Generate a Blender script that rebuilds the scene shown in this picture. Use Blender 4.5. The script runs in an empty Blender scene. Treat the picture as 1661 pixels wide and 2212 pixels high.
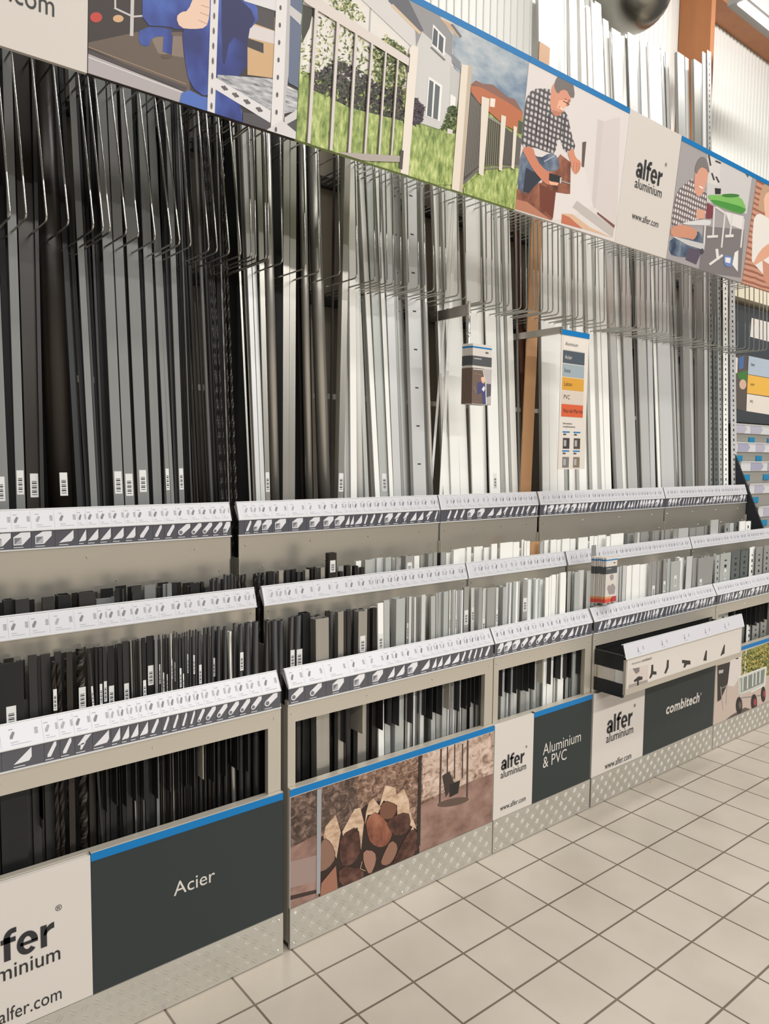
import bpy, math, random
from mathutils import Vector, Matrix
random.seed(7)
SC = bpy.context.scene
COL = SC.collection

# ------------------------------------------------------------------ camera, world, lights, exposure
CAM = Vector((-1.2833, -2.0644, 1.6791)); FPX = 1610.19
CR = Vector((0.7785, -0.6276, 0.0111)); CU = Vector((0.0391, 0.0662, 0.9970)); CF = Vector((0.6265, 0.7757, -0.0761))
CF.normalize(); CR = (CR - CF * CR.dot(CF)).normalized(); CU = CR.cross(CF)
cd = bpy.data.cameras.new('camera'); cam = bpy.data.objects.new('camera', cd); COL.objects.link(cam)
cd.sensor_fit = 'VERTICAL'; cd.sensor_height = 24; cd.sensor_width = 24; cd.lens = FPX * 24 / 2212
cam.matrix_world = Matrix(((CR.x, CU.x, -CF.x, CAM.x), (CR.y, CU.y, -CF.y, CAM.y), (CR.z, CU.z, -CF.z, CAM.z), (0, 0, 0, 1)))
cd.clip_start = 0.05; SC.camera = cam
W = bpy.data.worlds.new('world'); SC.world = W; W.use_nodes = True
W.node_tree.nodes['Background'].inputs[0].default_value = (1.0, 0.98, 0.95, 1)
W.node_tree.nodes['Background'].inputs[1].default_value = 0.25
SC.view_settings.view_transform = 'Standard'; SC.view_settings.look = 'None'
SC.view_settings.exposure = -0.6; SC.view_settings.gamma = 1.0; SC.view_settings.use_curve_mapping = False
def area(name, loc, sx, sy, power, target, col=(1.0, 0.985, 0.955)):
    l = bpy.data.lights.new(name, 'AREA'); l.shape = 'RECTANGLE'; l.size = sx; l.size_y = sy; l.energy = power; l.color = col
    o = bpy.data.objects.new(name, l); COL.objects.link(o); o.location = loc
    o.rotation_euler = (Vector(target) - Vector(loc)).to_track_quat('-Z', 'Y').to_euler()
    return o
area('ceiling_tubes_near', (1.5, -2.6, 5.6), 9.0, 0.35, 200, (1.5, -2.6, 0))
area('ceiling_tubes_mid', (1.5, -6.5, 5.6), 11.0, 0.35, 1150, (1.5, -6.5, 0))
area('ceiling_tubes_far', (1.0, -12.0, 5.4), 16.0, 0.6, 1500, (1.0, -12.0, 0))
area('wall_tubes', (4.2, -0.6, 5.9), 5.0, 0.3, 240, (4.0, 1.2, 3.2))

# ------------------------------------------------------------------ sight-line helpers (pixels of the photograph -> points on real planes)
def ray(x, y): return CF + CR * ((x - 830.5) / FPX) - CU * ((y - 1106) / FPX)
def onY(x, y, Y=0.0):
    d = ray(x, y); return CAM + d * ((Y - CAM.y) / d.y)
def onX(x, y, X):
    d = ray(x, y); return CAM + d * ((X - CAM.x) / d.x)
def Xat(px, Y, Z):
    a = px - 830.5; b = Vector((0, Y - CAM.y, Z - CAM.z)); 
    return CAM.x + (FPX * b.dot(CR) - a * b.dot(CF)) / (a * CF.x - FPX * CR.x)
def proj(P):
    d = P - CAM; w = d.dot(CF); return 830.5 + FPX * d.dot(CR) / w, 1106 - FPX * d.dot(CU) / w
class Plane:
    def __init__(s, P0, up, n): s.P0 = Vector(P0); s.ex = Vector((1, 0, 0)); s.up = Vector(up).normalized(); s.n = Vector(n).normalized()
    def uv(s, x, y):
        d = ray(x, y); P = CAM + d * ((s.P0 - CAM).dot(s.n) / d.dot(s.n)) - s.P0
        return (P.dot(s.ex), P.dot(s.up))
    def pt(s, u, v, h=0.0): return s.P0 + s.ex * u + s.up * v + s.n * h
FRONT = Plane((0, 0, 0), (0, 0, 1), (0, -1, 0))
HEAD = Plane((0, -0.0435, 2.64), (0, -0.0565, 0.557), (0, -0.557, -0.0565))
HEADH = 0.56

# ------------------------------------------------------------------ materials
def lin(c): 
    c = c / 255.0; return c / 12.92 if c <= 0.04045 else ((c + 0.055) / 1.055) ** 2.4
MATS = {}
def mat(name, col, rough=0.5, metal=0.0, spec=0.5, noise=None, bump=None, coat=0.0, emit=0.0):
    """noise=(scale xyz, amount, second colour)"""
    if name in MATS: return MATS[name]
    m = bpy.data.materials.new(name); m.use_nodes = True; nt = m.node_tree; b = nt.nodes['Principled BSDF']
    b.inputs['Base Color'].default_value = (*col, 1); b.inputs['Roughness'].default_value = rough
    b.inputs['Metallic'].default_value = metal; b.inputs['Specular IOR Level'].default_value = spec
    b.inputs['Coat Weight'].default_value = coat
    if emit:
        b.inputs['Emission Color'].default_value = (*col, 1); b.inputs['Emission Strength'].default_value = emit
    if noise:
        tc = nt.nodes.new('ShaderNodeTexCoord'); mp = nt.nodes.new('ShaderNodeMapping'); nz = nt.nodes.new('ShaderNodeTexNoise')
        mp.inputs['Scale'].default_value = noise[0]; nz.inputs['Scale'].default_value = 1.0; nz.inputs['Detail'].default_value = 5
        cr = nt.nodes.new('ShaderNodeValToRGB'); cr.color_ramp.elements[0].position = 0.5 - noise[1]; cr.color_ramp.elements[1].position = 0.5 + noise[1]
        cr.color_ramp.elements[0].color = (*noise[2], 1); cr.color_ramp.elements[1].color = (*col, 1)
        nt.links.new(tc.outputs['Object'], mp.inputs[0]); nt.links.new(mp.outputs[0], nz.inputs['Vector'])
        nt.links.new(nz.outputs['Fac'], cr.inputs[0]); nt.links.new(cr.outputs[0], b.inputs['Base Color'])
        if bump:
            bp = nt.nodes.new('ShaderNodeBump'); bp.inputs['Strength'].default_value = bump; bp.inputs['Distance'].default_value = 0.002
            nt.links.new(nz.outputs['Fac'], bp.inputs['Height']); nt.links.new(bp.outputs[0], b.inputs['Normal'])
    MATS[name] = m; return m
def P(r, g, b):      # printed ink, by sRGB value
    k = 'ink_%d_%d_%d' % (r, g, b)
    return mat(k, tuple(min(0.9, lin(v) * 1.05) for v in (r, g, b)), 0.42, spec=0.35)
STEEL = mat('galvanised_sheet', (0.57, 0.53, 0.455), 0.30, 0.75, noise=((1.2, 1.2, 14), 0.5, (0.54, 0.50, 0.43)))
FRAME = mat('painted_frame_metal', (0.53, 0.485, 0.405), 0.36, 0.3, noise=((3, 3, 3), 0.4, (0.49, 0.445, 0.37)))
PLATE = mat('tread_plate_aluminium', (0.58, 0.555, 0.505), 0.40, 0.55, noise=((4, 4, 9), 0.35, (0.50, 0.47, 0.41)))
WHITE = mat('white_plastic', (0.64, 0.635, 0.635), 0.35)
PAPER = mat('label_paper', (0.57, 0.56, 0.585), 0.3)
DKSTRIP = mat('dark_label_card', (0.085, 0.085, 0.10), 0.25)
INK = mat('grey_ink', (0.17, 0.17, 0.19), 0.5); INKL = mat('light_grey_ink', (0.33, 0.33, 0.35), 0.5); INKD = mat('black_ink', (0.02, 0.02, 0.022), 0.5)
ICON = mat('icon_white', (0.74, 0.73, 0.75), 0.35); ICONG = mat('icon_grey', (0.42, 0.41, 0.44), 0.35)
BLACK = mat('black_sheet', (0.012, 0.012, 0.013), 0.45); BLACKU = mat('black_upright', (0.04, 0.036, 0.033), 0.5)
BACK = mat('beige_back_panel', (0.45, 0.39, 0.31), 0.6)
BLUE = P(0, 110, 172); DARKBOARD = P(42, 49, 49); WBOARD = P(203, 196, 188)
CHROME = mat('hook_wire', (0.62, 0.60, 0.56), 0.22, 1.0); HOOKD = mat('hook_wire_dull', (0.50, 0.50, 0.47), 0.3, 1.0)
SCREW = mat('screw_head', (0.75, 0.73, 0.70), 0.25, 1.0)
S = (90, 90, 2.5)
BARM = {
 'K': mat('black_mill_steel', (0.014, 0.014, 0.0145), 0.42, 0.0, 0.35, noise=((25, 25, 3), 0.3, (0.009, 0.009, 0.009))),
 'D': mat('dark_mill_steel', (0.034, 0.033, 0.032), 0.40, 0.1, 0.4, noise=((25, 25, 3), 0.3, (0.020, 0.019, 0.018))),
 'Q': mat('brown_black_steel', (0.034, 0.027, 0.022), 0.33, 0.25, 0.45, noise=((30, 30, 3), 0.3, (0.020, 0.016, 0.013))),
 'G': mat('grey_mill_steel', (0.22, 0.228, 0.225), 0.45, 0.15, 0.4, noise=((14, 14, 2), 0.35, (0.17, 0.172, 0.165))),
 'H': mat('bare_warm_steel', (0.47, 0.45, 0.41), 0.30, 0.7, noise=((60, 60, 2), 0.35, (0.36, 0.34, 0.30))),
 'L': mat('pale_aluminium', (0.66, 0.66, 0.65), 0.33, 0.25, noise=((40, 40, 1), 0.4, (0.62, 0.62, 0.61))),
 'E': mat('grey_green_aluminium', (0.50, 0.515, 0.49), 0.36, 0.25, noise=((40, 40, 1), 0.4, (0.44, 0.455, 0.43))),
 'A': mat('grey_aluminium', (0.43, 0.425, 0.40), 0.33, 0.4, noise=((40, 40, 1), 0.4, (0.37, 0.365, 0.345))),
 'M': mat('bright_aluminium', (0.82, 0.81, 0.79), 0.20, 0.5, noise=((30, 30, 1.2), 0.45, (0.74, 0.73, 0.70))),
 'W': mat('white_profile_plastic', (0.84, 0.83, 0.79), 0.36),
 'B': mat('tan_profile', (0.46, 0.25, 0.12), 0.4), 'X': mat('dark_brown_profile', (0.12, 0.045, 0.025), 0.4),
 'Z': mat('dark_zinc_steel', (0.17, 0.19, 0.185), 0.4, 0.5), 'C': mat('clear_profile', (0.55, 0.55, 0.53), 0.15, 0.2)}
ADJ = {'K': 'black steel', 'D': 'dark grey steel', 'Q': 'brown-black steel', 'G': 'matt grey steel', 'H': 'bare warm-grey steel', 'L': 'pale aluminium',
       'E': 'grey-green aluminium', 'A': 'plain grey aluminium', 'M': 'shiny aluminium', 'W': 'white plastic', 'B': 'tan brown', 'X': 'dark brown', 'Z': 'dark zinc', 'C': 'translucent grey'}
def noise_print(name, cols, scale, detail=8, rough=0.6, dist=0.0):
    if name in MATS: return MATS[name]
    m = bpy.data.materials.new(name); m.use_nodes = True; nt = m.node_tree; b = nt.nodes['Principled BSDF']; b.inputs['Roughness'].default_value = 0.42
    b.inputs['Specular IOR Level'].default_value = 0.35
    tc = nt.nodes.new('ShaderNodeTexCoord'); mp = nt.nodes.new('ShaderNodeMapping'); mp.inputs['Scale'].default_value = scale
    nz = nt.nodes.new('ShaderNodeTexNoise'); nz.inputs['Scale'].default_value = 1; nz.inputs['Detail'].default_value = detail; nz.inputs['Roughness'].default_value = rough; nz.inputs['Distortion'].default_value = dist
    cr = nt.nodes.new('ShaderNodeValToRGB'); e = cr.color_ramp.elements
    while len(e) < len(cols): e.new(0.5)
    for i, c in enumerate(cols):
        e[i].position = 0.32 + 0.36 * i / (len(cols) - 1); e[i].color = (*[min(.9, lin(v) * 1.05) for v in c], 1)
    nt.links.new(tc.outputs['Object'], mp.inputs[0]); nt.links.new(mp.outputs[0], nz.inputs['Vector']); nt.links.new(nz.outputs['Fac'], cr.inputs[0]); nt.links.new(cr.outputs[0], b.inputs['Base Color'])
    MATS[name] = m; return m
def stripes(name, c1, c2, sx, sz):       # printed check: two crossed wave bands
    if name in MATS: return MATS[name]
    m = bpy.data.materials.new(name); m.use_nodes = True; nt = m.node_tree; b = nt.nodes['Principled BSDF']; b.inputs['Roughness'].default_value = 0.42
    tc = nt.nodes.new('ShaderNodeTexCoord'); out = []
    for ax, sc in (('X', sx), ('Z', sz)):
        if not sc: continue
        w = nt.nodes.new('ShaderNodeTexWave'); w.bands_direction = ax; w.inputs['Scale'].default_value = sc; w.inputs['Distortion'].default_value = 1.5; w.inputs['Detail'].default_value = 1
        nt.links.new(tc.outputs['Object'], w.inputs['Vector']); out.append(w.outputs['Fac'])
    f = out[0]
    if len(out) == 2:
        mm = nt.nodes.new('ShaderNodeMath'); mm.operation = 'MULTIPLY'; nt.links.new(out[0], mm.inputs[0]); nt.links.new(out[1], mm.inputs[1]); f = mm.outputs[0]
    mx = nt.nodes.new('ShaderNodeValToRGB'); mx.color_ramp.elements[0].position = .1; mx.color_ramp.elements[1].position = .6
    mx.color_ramp.elements[0].color = (*[lin(v) for v in c1], 1); mx.color_ramp.elements[1].color = (*[lin(v) * 1.1 for v in c2], 1)
    nt.links.new(f, mx.inputs[0]); nt.links.new(mx.outputs[0], b.inputs['Base Color']); MATS[name] = m; return m
GRASS = noise_print('print_grass', [(92, 112, 52), (150, 166, 92), (200, 205, 138)], (70, 70, 25))
BUSH = noise_print('print_bush', [(70, 82, 46), (132, 146, 92), (214, 212, 190)], (45, 45, 35), dist=1)
LEAF = noise_print('print_leaves', [(52, 62, 28), (112, 118, 56), (184, 178, 118)], (60, 60, 50), dist=1)
PURP = noise_print('print_lavender', [(30, 25, 30), (72, 62, 66), (105, 100, 85)], (60, 60, 60), dist=1)
SKY = noise_print('print_sky', [(92, 116, 142), (150, 162, 172), (190, 192, 192)], (5, 5, 9), 4)
ROCK = noise_print('print_rock', [(45, 32, 26), (120, 92, 76), (190, 160, 140)], (32, 32, 42), 9, .7, 1.2)
ROCKD = noise_print('print_rock_dark', [(35, 26, 24), (88, 70, 60), (150, 125, 112)], (30, 30, 36), 9, .7, 1.2)
ROCKL = noise_print('print_rock_light', [(110, 84, 70), (190, 165, 148), (212, 190, 175)], (26, 26, 34), 8, .6, .8)
PFLOOR = noise_print('print_brown_floor', [(112, 84, 74), (140, 110, 98), (160, 130, 118)], (8, 8, 12), 4)
PLAID = stripes('print_plaid', (72, 66, 68), (190, 182, 180), 13, 15)
CHECK = stripes('print_check', (112, 98, 98), (214, 208, 204), 15, 13)
BRICK = stripes('print_brick', (150, 96, 74), (190, 140, 118), 0, 11)
DECK = noise_print('print_mesh_deck', [(88, 88, 92), (165, 165, 168), (210, 210, 210)], (18, 18, 120), 5)
BARKL = noise_print('print_bark', [(150, 118, 92), (196, 166, 140), (214, 190, 165)], (20, 20, 35), 6)
WOODR = noise_print('print_red_wood', [(84, 48, 36), (132, 80, 60), (160, 106, 82)], (16, 16, 10), 5)
WOODD = noise_print('print_dark_wood', [(42, 26, 22), (76, 48, 40), (108, 74, 62)], (22, 22, 22), 6)
JEANS = noise_print('print_jeans', [(52, 62, 80), (88, 100, 120), (130, 140, 152)], (14, 14, 10), 4)
OVERALL = noise_print('print_overall', [(22, 24, 70), (40, 55, 128), (70, 100, 180)], (7, 7, 5), 3, .5)

# ------------------------------------------------------------------ mesh helpers
class MB:
    def __init__(s): s.v = []; s.f = []; s.m = []; s.mats = []; s.sm = []
    def mi(s, m):
        if m not in s.mats: s.mats.append(m)
        return s.mats.index(m)
    def face(s, pts, m, smooth=False):
        n = len(s.v); s.v += [tuple(p) for p in pts]; s.f.append(list(range(n, n + len(pts)))); s.m.append(s.mi(m)); s.sm.append(smooth)
    def box(s, a, b, m):
        x0, y0, z0 = a; x1, y1, z1 = b; n = len(s.v); k = s.mi(m)
        s.v += [(x0, y0, z0), (x1, y0, z0), (x1, y1, z0), (x0, y1, z0), (x0, y0, z1), (x1, y0, z1), (x1, y1, z1), (x0, y1, z1)]
        for q in ((0, 3, 2, 1), (4, 5, 6, 7), (0, 1, 5, 4), (1, 2, 6, 5), (2, 3, 7, 6), (3, 0, 4, 7)): s.f.append([n + i for i in q]); s.m.append(k); s.sm.append(False)
    def prism(s, poly, fn, m):      # poly 2D list, fn(p, t) -> 3D for t = 0, 1
        n = len(s.v); k = s.mi(m); N = len(poly)
        s.v += [tuple(fn(p, 0)) for p in poly] + [tuple(fn(p, 1)) for p in poly]
        s.f.append([n + i for i in range(N)][::-1]); s.m.append(k); s.sm.append(False)
        s.f.append([n + N + i for i in range(N)]); s.m.append(k); s.sm.append(False)
        for i in range(N):
            j = (i + 1) % N; s.f.append([n + i, n + j, n + N + j, n + N + i]); s.m.append(k); s.sm.append(False)
    def ring(s, outer, inner, z0, z1, m, smooth=False, mi=None):
        n = len(s.v); k = s.mi(m); k2 = s.mi(mi or m); N = len(outer)
        for lp in (outer, inner):
            for z in (z0, z1): s.v += [(p[0], p[1], z) for p in lp]
        for i in range(N):
            j = (i + 1) % N; o0, o1, i0, i1 = n, n + N, n + 2 * N, n + 3 * N
            for q, kk, sm in (((o0 + i, o0 + j, o1 + j, o1 + i), k, smooth), ((i0 + j, i0 + i, i1 + i, i1 + j), k2, smooth), ((o1 + i, o1 + j, i1 + j, i1 + i), k, False), ((o0 + j, o0 + i, i0 + i, i0 + j), k, False)):
                s.f.append(list(q)); s.m.append(kk); s.sm.append(sm)
    def tube(s, path, r, m, seg=8):
        rings = []; k = s.mi(m); N = len(path); path = [Vector(p) for p in path]
        for i, p in enumerate(path):
            t = (path[min(i + 1, N - 1)] - path[max(i - 1, 0)]).normalized()
            a = t.cross(Vector((1, 0, 0))); a = a if a.length > .1 else t.cross(Vector((0, 1, 0))); a.normalize(); b = t.cross(a)
            n = len(s.v); s.v += [tuple(p + a * (r * math.cos(6.2832 * j / seg)) + b * (r * math.sin(6.2832 * j / seg))) for j in range(seg)]; rings.append(n)
        for i in range(N - 1):
            for j in range(seg):
                l = (j + 1) % seg; s.f.append([rings[i] + j, rings[i] + l, rings[i + 1] + l, rings[i + 1] + j]); s.m.append(k); s.sm.append(True)
        for q in ([rings[0] + j for j in range(seg)], [rings[-1] + j for j in range(seg)][::-1]): s.f.append(q); s.m.append(k); s.sm.append(False)
    def build(s, name, parent=None):
        me = bpy.data.meshes.new(name); me.from_pydata(s.v, [], s.f)
        for m in s.mats: me.materials.append(m)
        me.polygons.foreach_set('material_index', s.m); me.polygons.foreach_set('use_smooth', s.sm); me.update()
        o = bpy.data.objects.new(name, me); COL.objects.link(o)
        if parent is not None: o.parent = parent; o.matrix_parent_inverse = parent_inv(parent)
        return o
def world(p): return p.matrix_basis.copy() if p.parent is None else world(p.parent) @ p.matrix_parent_inverse @ p.matrix_basis
def parent_inv(p): return world(p).inverted()
def tag(o, label, cat, group=None, kind=None):
    if label: o['label'] = label
    if cat: o['category'] = cat
    if group: o['group'] = group
    if kind: o['kind'] = kind
    return o
def empty(name, loc, label, cat, group=None):
    o = bpy.data.objects.new(name, None); COL.objects.link(o); o.location = loc; o.empty_display_size = .05; return tag(o, label, cat, group)
def mesh_at(o, loc):            # move a mesh object's origin without moving its geometry
    o.data.transform(Matrix.Translation(-Vector(loc))); o.location = loc; return o
FCACHE = {}
def glyphs(body, bold, shear):
    k = (body, bold, shear)
    if k not in FCACHE:
        c = bpy.data.curves.new('t', 'FONT'); c.body = body; c.size = 1; c.offset = bold; c.shear = shear; c.resolution_u = 3; c.space_character = 1.0 + bold * 2.2
        o = bpy.data.objects.new('t', c); COL.objects.link(o); dg = bpy.context.evaluated_depsgraph_get(); dg.update()
        me = bpy.data.meshes.new_from_object(o.evaluated_get(dg)); vs = [v.co.copy() for v in me.vertices]; fs = [list(p.vertices) for p in me.polygons]
        bpy.data.objects.remove(o); bpy.data.curves.remove(c); bpy.data.meshes.remove(me); FCACHE[k] = (vs, fs)
    return FCACHE[k]
def text_uv(mb, pl, body, u0, u1, v, m, bold=0.0, shear=0.0, hs=1.0, h=0.0012, ht=None):
    vs, fs = glyphs(body, bold, shear); x0 = min(p.x for p in vs); x1 = max(p.x for p in vs); s = (u1 - u0) / (x1 - x0); n = len(mb.v); k = mb.mi(m)
    if ht: hs = ht * (u1 - u0) / (s * max(p.y for p in vs))
    mb.v += [tuple(pl.pt(u0 + (p.x - x0) * s, v + p.y * s * hs, h)) for p in vs]
    for f in fs: mb.f.append([n + i for i in f]); mb.m.append(k); mb.sm.append(False)
def text_px(mb, pl, body, a, b, m, **kw):
    (u0, v0), (u1, v1) = pl.uv(*a), pl.uv(*b); text_uv(mb, pl, body, u0, u1, (v0 + v1) / 2, m, **kw)
def heavy_logo(mb, pl, u0, u1, v, m, ht=.41, h=.0012):      # the heavy grotesque five-letter word, drawn stroke by stroke
    shapes = []
    def rect(x, a, y, b): shapes.append([(x, y), (a, y), (a, b), (x, b)])
    def arc(cx, cy, ro, rp, ri, rj, a0, a1, n=18):
        for i in range(n):
            t0, t1 = (math.radians(a0 + (a1 - a0) * (i + k) / n) for k in (0, 1)); c0, s0, c1, s1 = math.cos(t0), math.sin(t0), math.cos(t1), math.sin(t1)
            shapes.append([(cx + ri * c0, cy + rj * s0), (cx + ro * c0, cy + rp * s0), (cx + ro * c1, cy + rp * s1), (cx + ri * c1, cy + rj * s1)])
    x = 0.0; rect(x + .60, x + .89, 0, .70); arc(x + .47, .64, .42, .39, .13, .16, 0, 175); arc(x + .37, .295, .37, .315, .10, .10, 0, 360, 24); rect(x + .45, x + .7, .40, .60)
    x = 1.01; rect(x, x + .29, 0, 1.38); x = 1.40; rect(x + .13, x + .42, 0, 1.05); rect(x, x + .66, .78, 1.0); arc(x + .55, 1.0, .42, .40, .13, .17, 90, 180, 10); rect(x + .54, x + .70, 1.17, 1.40)
    x = 2.10; arc(x + .48, .5, .48, .52, .19, .29, 0, 318, 26); rect(x + .15, x + .955, .42, .57); x = 3.18; rect(x, x + .29, 0, 1.0); arc(x + .64, .52, .50, .49, .36, .22, 90, 178, 10)
    k = (u1 - u0) / 3.82; ky = ht * (u1 - u0) / 1.40; mi = mb.mi(m)
    for q in shapes:
        n = len(mb.v); mb.v += [tuple(pl.pt(u0 + a * k, v + b * ky, h)) for a, b in q]; mb.f.append([n + i for i in range(len(q))]); mb.m.append(mi); mb.sm.append(False)
def clip(poly, u0, v0, u1, v1):
    def cut(pts, inside, inter):
        out = []
        for i, p in enumerate(pts):
            q = pts[i - 1]
            if inside(p):
                if not inside(q): out.append(inter(q, p))
                out.append(p)
            elif inside(q): out.append(inter(q, p))
        return out
    def at(k, c): return lambda a, b: tuple(a[i] + (b[i] - a[i]) * (c - a[k]) / (b[k] - a[k]) for i in (0, 1))
    for k, c, sg in ((0, u0, 1), (0, u1, -1), (1, v0, 1), (1, v1, -1)):
        poly = cut(poly, lambda p: (p[k] - c) * sg >= 0, at(k, c))
        if len(poly) < 3: return []
    return poly
class Print:                      # a printed picture: ink shapes layered on a board
    def __init__(s, pl, rect): s.pl = pl; s.r = rect; s.mb = MB(); s.h = 0.0004
    def view(s, ox, oy, sc): s.o = (ox, oy, sc); s.k = getattr(s, 'k', 0)
    def poly(s, m, *xy):
        ox, oy, sc = s.o; p = [s.pl.uv(ox + xy[i] * sc, oy + xy[i + 1] * sc) for i in range(0, len(xy), 2)]
        for _ in range(s.k if len(p) > 4 else 0):      # rounded outline
            p = [((a[0] * 3 + b[0]) / 4, (a[1] * 3 + b[1]) / 4) if t else ((a[0] + b[0] * 3) / 4, (a[1] + b[1] * 3) / 4) for a, b in zip(p, p[1:] + p[:1]) for t in (1, 0)]
        p = clip(p, *s.r)
        if len(p) >= 3:
            s.h += 0.00005
            if sum(p[i - 1][0] * p[i][1] - p[i][0] * p[i - 1][1] for i in range(len(p))) < 0: p = p[::-1]
            s.mb.face([s.pl.pt(u, v, s.h) for u, v in p], m)
    def line(s, m, w, *xy):
        for i in range(0, len(xy) - 2, 2):
            x0, y0, x1, y1 = xy[i:i + 4]; d = math.hypot(x1 - x0, y1 - y0) or 1; nx, ny = -(y1 - y0) / d * w / 2, (x1 - x0) / d * w / 2
            s.poly(m, x0 + nx, y0 + ny, x1 + nx, y1 + ny, x1 - nx, y1 - ny, x0 - nx, y0 - ny)
    def blob(s, m, cx, cy, rx, ry, n=18, rot=0.0):
        c, t = math.cos(rot), math.sin(rot); q = []
        for i in range(n):
            a = 6.2832 * i / n; x, y = rx * math.cos(a), ry * math.sin(a); q += [cx + x * c - y * t, cy + x * t + y * c]
        s.poly(m, *q)
    def scatter(s, m, n, size, seed, *xy):
        rnd = random.Random(seed); ox, oy, sc = s.o; P_ = [(xy[i], xy[i + 1]) for i in range(0, len(xy), 2)]; s.h += .00006; x0, x1 = min(q[0] for q in P_), max(q[0] for q in P_); y0, y1 = min(q[1] for q in P_), max(q[1] for q in P_); c = 0
        while c < n:
            x, y = rnd.uniform(x0, x1), rnd.uniform(y0, y1); ins = False
            for (ax, ay), (bx, by) in zip(P_, P_[1:] + P_[:1]):
                if (ay > y) != (by > y) and x < (bx - ax) * (y - ay) / (by - ay) + ax: ins = not ins
            c += 1
            if not ins: continue
            a = rnd.uniform(0, 3.14); L = size * rnd.uniform(.6, 1.5); dx, dy = L * math.cos(a), L * math.sin(a)
            q = clip([s.pl.uv(ox + px_ * sc, oy + py_ * sc) for px_, py_ in ((x - dx, y - dy), (x - dy * .4, y + dx * .4), (x + dx, y + dy), (x + dy * .4, y - dx * .4))], *s.r)
            if len(q) > 2: s.mb.face([s.pl.pt(u, v, s.h) for u, v in (q[::-1] if sum(q[i - 1][0] * q[i][1] - q[i][0] * q[i - 1][1] for i in range(len(q))) < 0 else q)], m)
    def full(s, m):
        u0, v0, u1, v1 = s.r; s.h += .00005; s.mb.face([s.pl.pt(u0, v0, s.h), s.pl.pt(u1, v0, s.h), s.pl.pt(u1, v1, s.h), s.pl.pt(u0, v1, s.h)], m)
def slab(mb, pl, u0, v0, u1, v1, t, m, h=0.0):
    mb.prism([(u0, v0), (u1, v0), (u1, v1), (u0, v1)], lambda p, k: pl.pt(p[0], p[1], h - t * (1 - k)), m)

# ------------------------------------------------------------------ the setting
BAY = {1: (-1.30, -0.035), 2: (-0.008, 0.985), 3: (0.990, 1.662), 4: (1.674, 2.832), 5: (2.838, 3.872)}
BAYN = {1: 'leftmost bay', 2: 'firewood-picture bay', 3: 'narrow bay', 4: 'drawer bay', 5: 'garden-cart bay'}
TS = 0.2237
fm = bpy.data.materials.new('beige_floor_tiles'); fm.use_nodes = True; nt = fm.node_tree; bs = nt.nodes['Principled BSDF']
tc = nt.nodes.new('ShaderNodeTexCoord'); mp = nt.nodes.new('ShaderNodeMapping'); mp.inputs['Location'].default_value = (0, -0.0742, 0)
br = nt.nodes.new('ShaderNodeTexBrick'); br.offset = 0; br.squash = 1
for k, v in (('Scale', 1), ('Mortar Size', 0.0040), ('Mortar Smooth', 0.15), ('Bias', 0), ('Brick Width', TS), ('Row Height', TS)): br.inputs[k].default_value = v
br.inputs['Color1'].default_value = (0.475, 0.42, 0.35, 1); br.inputs['Color2'].default_value = (0.51, 0.45, 0.38, 1); br.inputs['Mortar'].default_value = (0.15, 0.12, 0.09, 1)
nz = nt.nodes.new('ShaderNodeTexNoise'); nz.inputs['Scale'].default_value = 3; nz.inputs['Detail'].default_value = 6
cr = nt.nodes.new('ShaderNodeValToRGB'); cr.color_ramp.elements[0].position = .25; cr.color_ramp.elements[0].color = (.86, .85, .83, 1); cr.color_ramp.elements[1].position = .6
mx = nt.nodes.new('ShaderNodeMixRGB'); mx.blend_type = 'MULTIPLY'; mx.inputs[0].default_value = 1
nt.links.new(tc.outputs['Object'], mp.inputs[0]); nt.links.new(mp.outputs[0], br.inputs['Vector']); nt.links.new(tc.outputs['Object'], nz.inputs['Vector']); nt.links.new(nz.outputs['Fac'], cr.inputs[0])
nt.links.new(br.outputs['Color'], mx.inputs[1]); nt.links.new(cr.outputs[0], mx.inputs[2]); nt.links.new(mx.outputs[0], bs.inputs['Base Color'])
bp = nt.nodes.new('ShaderNodeBump'); bp.inputs['Strength'].default_value = .5; bp.inputs['Distance'].default_value = .003; bp.invert = True
nt.links.new(br.outputs['Fac'], bp.inputs['Height']); nt.links.new(bp.outputs[0], bs.inputs['Normal']); bs.inputs['Roughness'].default_value = 0.28
b = MB(); b.face([(-6, -14, 0), (12, -14, 0), (12, 1.9, 0), (-6, 1.9, 0)], fm); tag(b.build('floor'), 'beige square floor tiles with dark grout', 'floor', kind='structure')
WALL = mat('white_wall_panel', (0.74, 0.73, 0.69), 0.5)
b = MB(); n = 260; x0 = -6.0; dx = 18.0 / n
for i in range(n):               # ribbed cladding
    a = x0 + i * dx; y = 1.70
    b.face([(a, y, 0), (a + dx * .42, y, 0), (a + dx * .42, y, 7), (a, y, 7)], WALL); b.face([(a + dx * .42, y, 0), (a + dx * .5, y + .008, 0), (a + dx * .5, y + .008, 7), (a + dx * .42, y, 7)], WALL)
    b.face([(a + dx * .5, y + .008, 0), (a + dx * .92, y + .008, 0), (a + dx * .92, y + .008, 7), (a + dx * .5, y + .008, 7)], WALL); b.face([(a + dx * .92, y + .008, 0), (a + dx, y, 0), (a + dx, y, 7), (a + dx * .92, y + .008, 7)], WALL)
tag(b.build('wall_back'), 'white ribbed cladding wall behind the racks', 'wall', kind='structure')
WOODC = mat('orange_glulam_wood', (0.50, 0.20, 0.07), 0.5, noise=((6, 6, 1.5), .35, (0.36, 0.13, 0.045)))
b = MB(); xa, xb = Xat(1463, 1.695, 5.1), Xat(1541, 1.40, 5.1); b.box((xa, 1.40, 0), (xb, 1.695, 7), WOODC)
tag(b.build('trim_1'), 'orange timber column standing in front of the white wall', 'column', kind='structure')
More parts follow.
